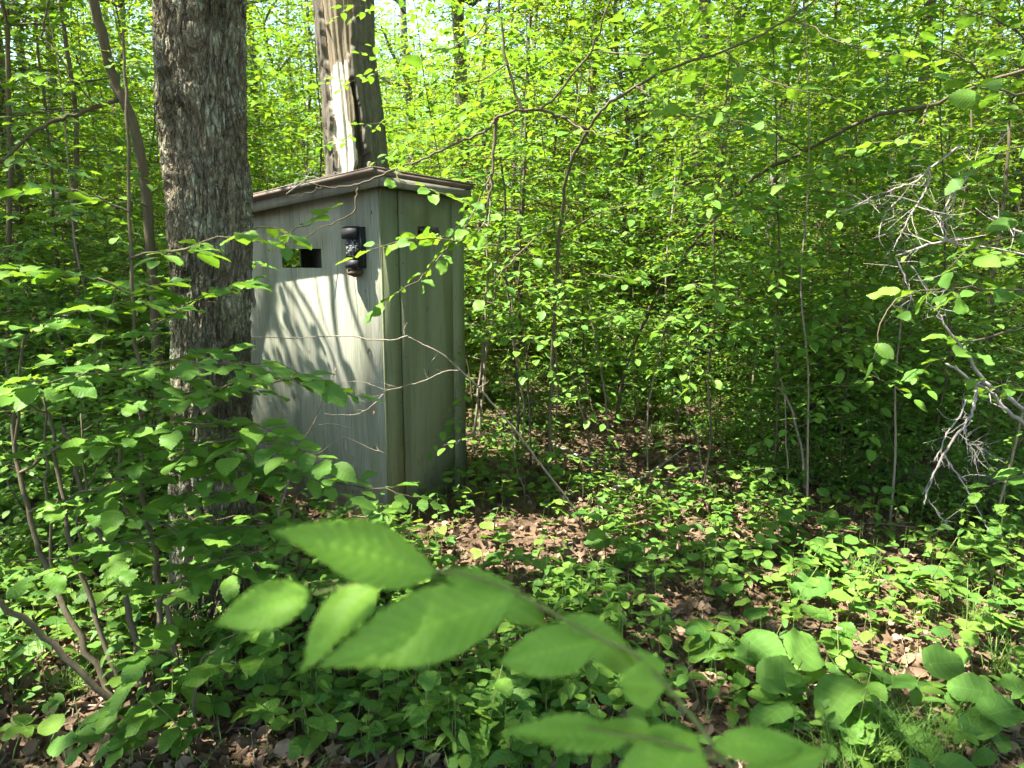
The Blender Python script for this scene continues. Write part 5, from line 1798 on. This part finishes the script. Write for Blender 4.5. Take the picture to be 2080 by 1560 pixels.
# ---- broad dock leaves at the lower right
def build_docks():
    R = np.random.default_rng(80)
    plants = [
        ((1590, 1420), 'rosette of broad crinkled dock leaves at the lower right', [(1548, 1320, 100, -70, 0.2), (1640, 1315, 100, 40, 0.22), (1600, 1375, 105, 10, 0.2), (1565, 1450, 95, 200, 0.14), (1500, 1330, 90, 120, 0.16)]),
        ((1720, 1400), 'largest dock plant with pale insect-bitten leaves, beside the fine grass', [(1705, 1415, 120, 215, 0.2), (1812, 1375, 105, 60, 0.2), (1740, 1480, 80, 250, 0.14), (1760, 1360, 85, 100, 0.22)]),
        ((1660, 1275), 'single upright round dock leaf on a pale stalk', [(1654, 1238, 70, 90, 0.16)]),
        ((1685, 1135), 'sunlit round leaf plant by the pale broken stick', [(1683, 1116, 70, 20, 0.12), (1660, 1105, 50, 150, 0.12), (1640, 1190, 75, 180, 0.1)]),
        ((1985, 1125), 'round crinkled leaves in the sun under the dead branch', [(1982, 1100, 68, 180, 0.14), (2010, 1120, 50, 0, 0.1)]),
        ((1960, 1430), 'dock leaves at the right edge with a dried stalk', [(1965, 1398, 75, 150, 0.16), (1925, 1345, 85, 10, 0.14), (2040, 1440, 90, 20, 0.16), (1990, 1470, 70, 200, 0.12)]),
        ((1020, 1450), 'pair of broad leaves below the blurred sprig', [(1005, 1430, 115, 190, 0.15), (1065, 1372, 100, 60, 0.18), (1010, 1480, 70, 240, 0.1)]),
        ((1450, 1320), 'low broad leaf in the litter left of the dock rosette', [(1440, 1318, 90, 170, 0.1), (1200, 1290, 60, 30, 0.1)][:1]),
        ((1880, 1540), 'dull folded dock leaf lying over the fine grass', [(1875, 1515, 100, 300, 0.1)]),
    ]
    for base, lab, leaves in plants:
        b = G(*base)
        off = np.array([b[0], b[1], gz1(b[0], b[1])])
        root = obj('dock_plant', None, label=lab, cat='plant', group='broad-leaved plants on the forest floor', loc=off)
        for px, py, w, ang, h in leaves:
            c = G(px, py, off[2] + h)
            t = (c - EYE) @ _F
            s = w / FPX * t * 0.98
            a = math.radians(ang)
            d = nrm([math.cos(a), math.sin(a), R.uniform(-.25, .1)])
            nz = nrm(UP + np.array([0, -0.35, 0]) + R.normal(0, 0.32, 3))
            p0 = c - d * s * 0.5
            st = Geo()
            st.tube(smooth_path(np.array([off - UP * .02, off * .5 + p0 * .5 + UP * 0.02 + R.normal(0, .01, 3), p0]), 4) - off, np.linspace(.005, .003, 9), 6)
            stalk = obj('stalk', st.mesh('dock_stalk', M['petiole'], True), root)
            leaf_objects(frames(np.array([p0]), np.array([d]), np.array([nz]), np.array([s])), MESH['broad'], root, off, R)


build_docks()


# ---- grass
def tuft_mesh(R, n, h, spread, curve):
    g = Geo()
    for k in range(n):
        a = R.uniform(0, 6.28)
        d = np.array([math.cos(a), math.sin(a), 0])
        b = np.array([R.normal(0, spread), R.normal(0, spread), 0])
        l = h * R.uniform(0.5, 1.15)
        c = curve * R.uniform(0.3, 1.2)
        t = np.linspace(0, 1, 5)
        pts = b + d * (c * l * t ** 2)[:, None] + UP * (l * (t - 0.42 * c * t ** 2))[:, None]
        side = np.cross(UP, d)
        w = 0.0022 * (1 - t * 0.9)
        V = np.vstack([pts - side * w[:, None], pts + side * w[:, None]])
        g.add(V, [(i, i + 1, 6 + i, 5 + i) for i in range(4)])
    return g.mesh('tuft', M['grass'])


def build_grass():
    R = np.random.default_rng(90)
    fine = [tuft_mesh(R, 150, 0.24, 0.05, 0.9) for _ in range(3)]
    short = [tuft_mesh(R, 80, 0.17, 0.035, 0.8) for _ in range(3)]
    spots = [(1780, 1490, 0, 'fine arching grass between the dock leaves at the lower right'), (1830, 1545, 0, 'fine arching grass at the bottom edge, lower right'), (1950, 1500, 0, 'fine arching grass under the right edge dock leaves'),
             (1720, 1560, 0, 'thin grass at the bottom edge beside the blurred leaves'), (1990, 1270, 1, 'sunlit grass tuft at the right edge'), (1740, 1190, 1, 'dark grass tuft in the shade below the thicket'),
             (790, 1200, 0, 'grass tuft behind the blurred sprig, before the hut'), (820, 1370, 0, 'dense grass tuft below the blurred sprig'), (1250, 830, 0, 'bright yellow-green grass tuft in the clearing'), (1215, 815, 0, 'sunlit grass left of the bright tuft in the clearing'),
             (1285, 845, 0, 'sunlit grass right of the bright tuft in the clearing'), (250, 1330, 1, 'grass tuft among the left hazel stems'), (160, 1420, 1, 'grass tuft in the litter at the lower left'), (90, 1100, 1, 'grass tuft far left under the hazels'),
             (1540, 960, 1, 'grass tuft in the right thicket shade'), (1330, 880, 1, 'short grass at the thicket foot in the middle'), (1070, 800, 1, 'pale grass beyond the pole stems'), (2050, 1360, 1, 'grass tuft at the right edge in the litter'),
             (650, 1130, 1, 'grass tuft at the foot of the hut front'), (1880, 1240, 1, 'grass in the sun patch at the right')]
    g = Geo()
    for q in range(2600):
        yy = 1.7 + 7 * R.random() ** 1.4; xx = R.uniform(-1, 1) * (0.76 * yy + 0.2)
        if vnoise(np.array([[xx * 1.1 + 25, yy * 1.1 + 3, 6.5]]))[0] < 0.52:
            continue
        hx, hy, _ = hut_local((xx, yy, 0))
        if -0.05 < hx < HUT_D + .05 and -0.05 < hy < HUT_W + .05:
            continue
        a = R.uniform(0, 6.28); d = np.array([math.cos(a), math.sin(a), 0]); l = R.uniform(0.08, 0.24); c = R.uniform(0.3, 1.0)
        t = np.linspace(0, 1, 5)
        pts = np.array([xx, yy, gz1(xx, yy)]) + d * (c * l * t ** 2)[:, None] + UP * (l * (t - 0.42 * c * t ** 2))[:, None]
        w = 0.0024 * (1 - t * 0.9); side = np.cross(UP, d)
        g.add(np.vstack([pts - side * w[:, None], pts + side * w[:, None]]), [(i, i + 1, 6 + i, 5 + i) for i in range(4)])
    obj('loose_grass', g.mesh('loose_grass', M['grass']), label='thin single grass blades scattered among the herbs', cat='grass', kind='stuff')
    for px, py, k, lab in spots:
        p = G(px, py)
        o = obj('grass_tuft', (fine, short)[k][int(R.integers(3))], label=lab, cat='grass', group='grass tufts', loc=(p[0], p[1], gz1(p[0], p[1])))
        o.rotation_euler = (0, 0, R.uniform(0, 6.28))
        s = R.uniform(0.8, 1.2)
        o.scale = (s, s, s * (1.3 if py < 900 else 1))


build_grass()


# ================================================================== THE BLURRED SPRIG IN FRONT OF THE LENS
def build_sprig():
    R = np.random.default_rng(99)
    stem = [(1700, 1760, .40), (1560, 1640, .40), (1470, 1540, .40), (1410, 1462, .40), (1355, 1395, .40), (1290, 1330, .40), (1215, 1295, .40), (1140, 1255, .40), (1050, 1205, .40), (960, 1170, .40), (890, 1160, .40), (800, 1168, .40), (765, 1180, .40), (700, 1192, .40), (640, 1205, .40)]
    w = smooth_path([np.array([0.78, 0.66, gz1(0.78, 0.66) - 0.02]), np.array([0.66, 0.58, 0.55])] + [P(*p) for p in stem], 5)
    off = w[0].copy()
    root = obj('near_sprig', None, label='out-of-focus leafy sprig close to the viewer, pointing left', cat='sprig', loc=off)
    g = Geo(); g.tube(w - off, np.concatenate([np.linspace(0.006, 0.0022, 10), np.linspace(0.0018, 0.0008, len(w) - 10)]), 7)
    obj('stem', g.mesh('sprig_stem', M['petiole'], True), root)
    # base px, tip px, width in px, depths base/tip, facing, mesh
    leaves = [((888, 1166), (570, 1070), 122, .40, .36, (0.1, -0.75, 0.65), 0), ((632, 1204), (428, 1268), 92, .40, .38, (0.25, -0.8, 0.5), 1), ((768, 1180), (600, 1348), 98, .40, .36, (-0.45, -0.75, 0.45), 1),
              ((1056, 1208), (640, 1348), 140, .40, .36, (-0.1, -0.8, 0.6), 0), ((895, 1158), (1142, 1275), 90, .40, .43, (0.25, -0.55, 0.8), 0), ((1222, 1300), (1015, 1345), 98, .40, .37, (0, -0.8, 0.6), 2),
              ((1140, 1252), (1320, 1372), 95, .40, .43, (0.3, -0.6, 0.7), 0), ((1352, 1392), (1262, 1388), 90, .40, .38, (-0.4, -0.75, 0.45), 2), ((1330, 1375), (1300, 1310), 80, .40, .42, (0.5, -0.7, 0.5), 1)]
    for (bx, by), (tx, ty), wd, yb, yt, f, mi in leaves:
        a = P(bx, by, yb); b = P(tx, ty, yt)
        d = b - a
        L = np.linalg.norm(d)
        fr = frames(np.array([a]), np.array([d]), np.array([f], float), np.array([L]))
        me = MESH['near'][mi]
        o = bpy.data.objects.new('leaf', me); col.objects.link(o); o.parent = root
        # width set so that the blade is as wide as in the photograph
        t = (a - EYE) @ _F
        ws = (wd / FPX * t) / (L * 2 * (0.24, 0.22, 0.26)[mi])
        m = np.eye(4)
        m[:3, 0], m[:3, 1], m[:3, 2] = fr[1][0] * L * ws, fr[2][0] * L, fr[3][0] * L
        m[:3, 3] = a - off
        o.matrix_basis = Matrix(m.tolist())
    # side twig along the bottom of the frame
    tw = [(1480, 1552, .40), (1400, 1522, .39), (1320, 1500, .385), (1250, 1490, .38), (1190, 1478, .375)]
    g = Geo(); g.tube(smooth_path([P(*p) for p in tw], 4) - off, np.linspace(0.0014, 0.0008, 17), 6)
    side = obj('side_twig', g.mesh('sprig_twig', M['petiole'], True), root)
    low = [((1285, 1500), (1028, 1478), 75, .385, .36, (0.05, -0.5, 0.85), 0), ((1352, 1505), (1190, 1466), 55, .39, .40, (0, -0.4, 0.9), 1), ((1412, 1490), (1330, 1620), 150, .40, .36, (-0.1, -0.85, 0.5), 2),
           ((1440, 1512), (1655, 1512), 70, .40, .39, (0, -0.5, 0.85), 0), ((1500, 1590), (1680, 1522), 85, .40, .38, (0.1, -0.6, 0.75), 2), ((1390, 1540), (1245, 1590), 110, .39, .36, (-0.2, -0.8, 0.55), 0)]
    for (bx, by), (tx, ty), wd, yb, yt, f, mi in low:
        a = P(bx, by, yb); b = P(tx, ty, yt)
        d = b - a
        L = np.linalg.norm(d)
        fr = frames(np.array([a]), np.array([d]), np.array([f], float), np.array([L]))
        o = bpy.data.objects.new('leaf', MESH['near'][mi]); col.objects.link(o); o.parent = root
        t = (a - EYE) @ _F
        ws = (wd / FPX * t) / (L * 2 * (0.24, 0.22, 0.26)[mi])
        m = np.eye(4)
        m[:3, 0], m[:3, 1], m[:3, 2] = fr[1][0] * L * ws, fr[2][0] * L, fr[3][0] * L
        m[:3, 3] = a - off
        o.matrix_basis = Matrix(m.tolist())


build_sprig()
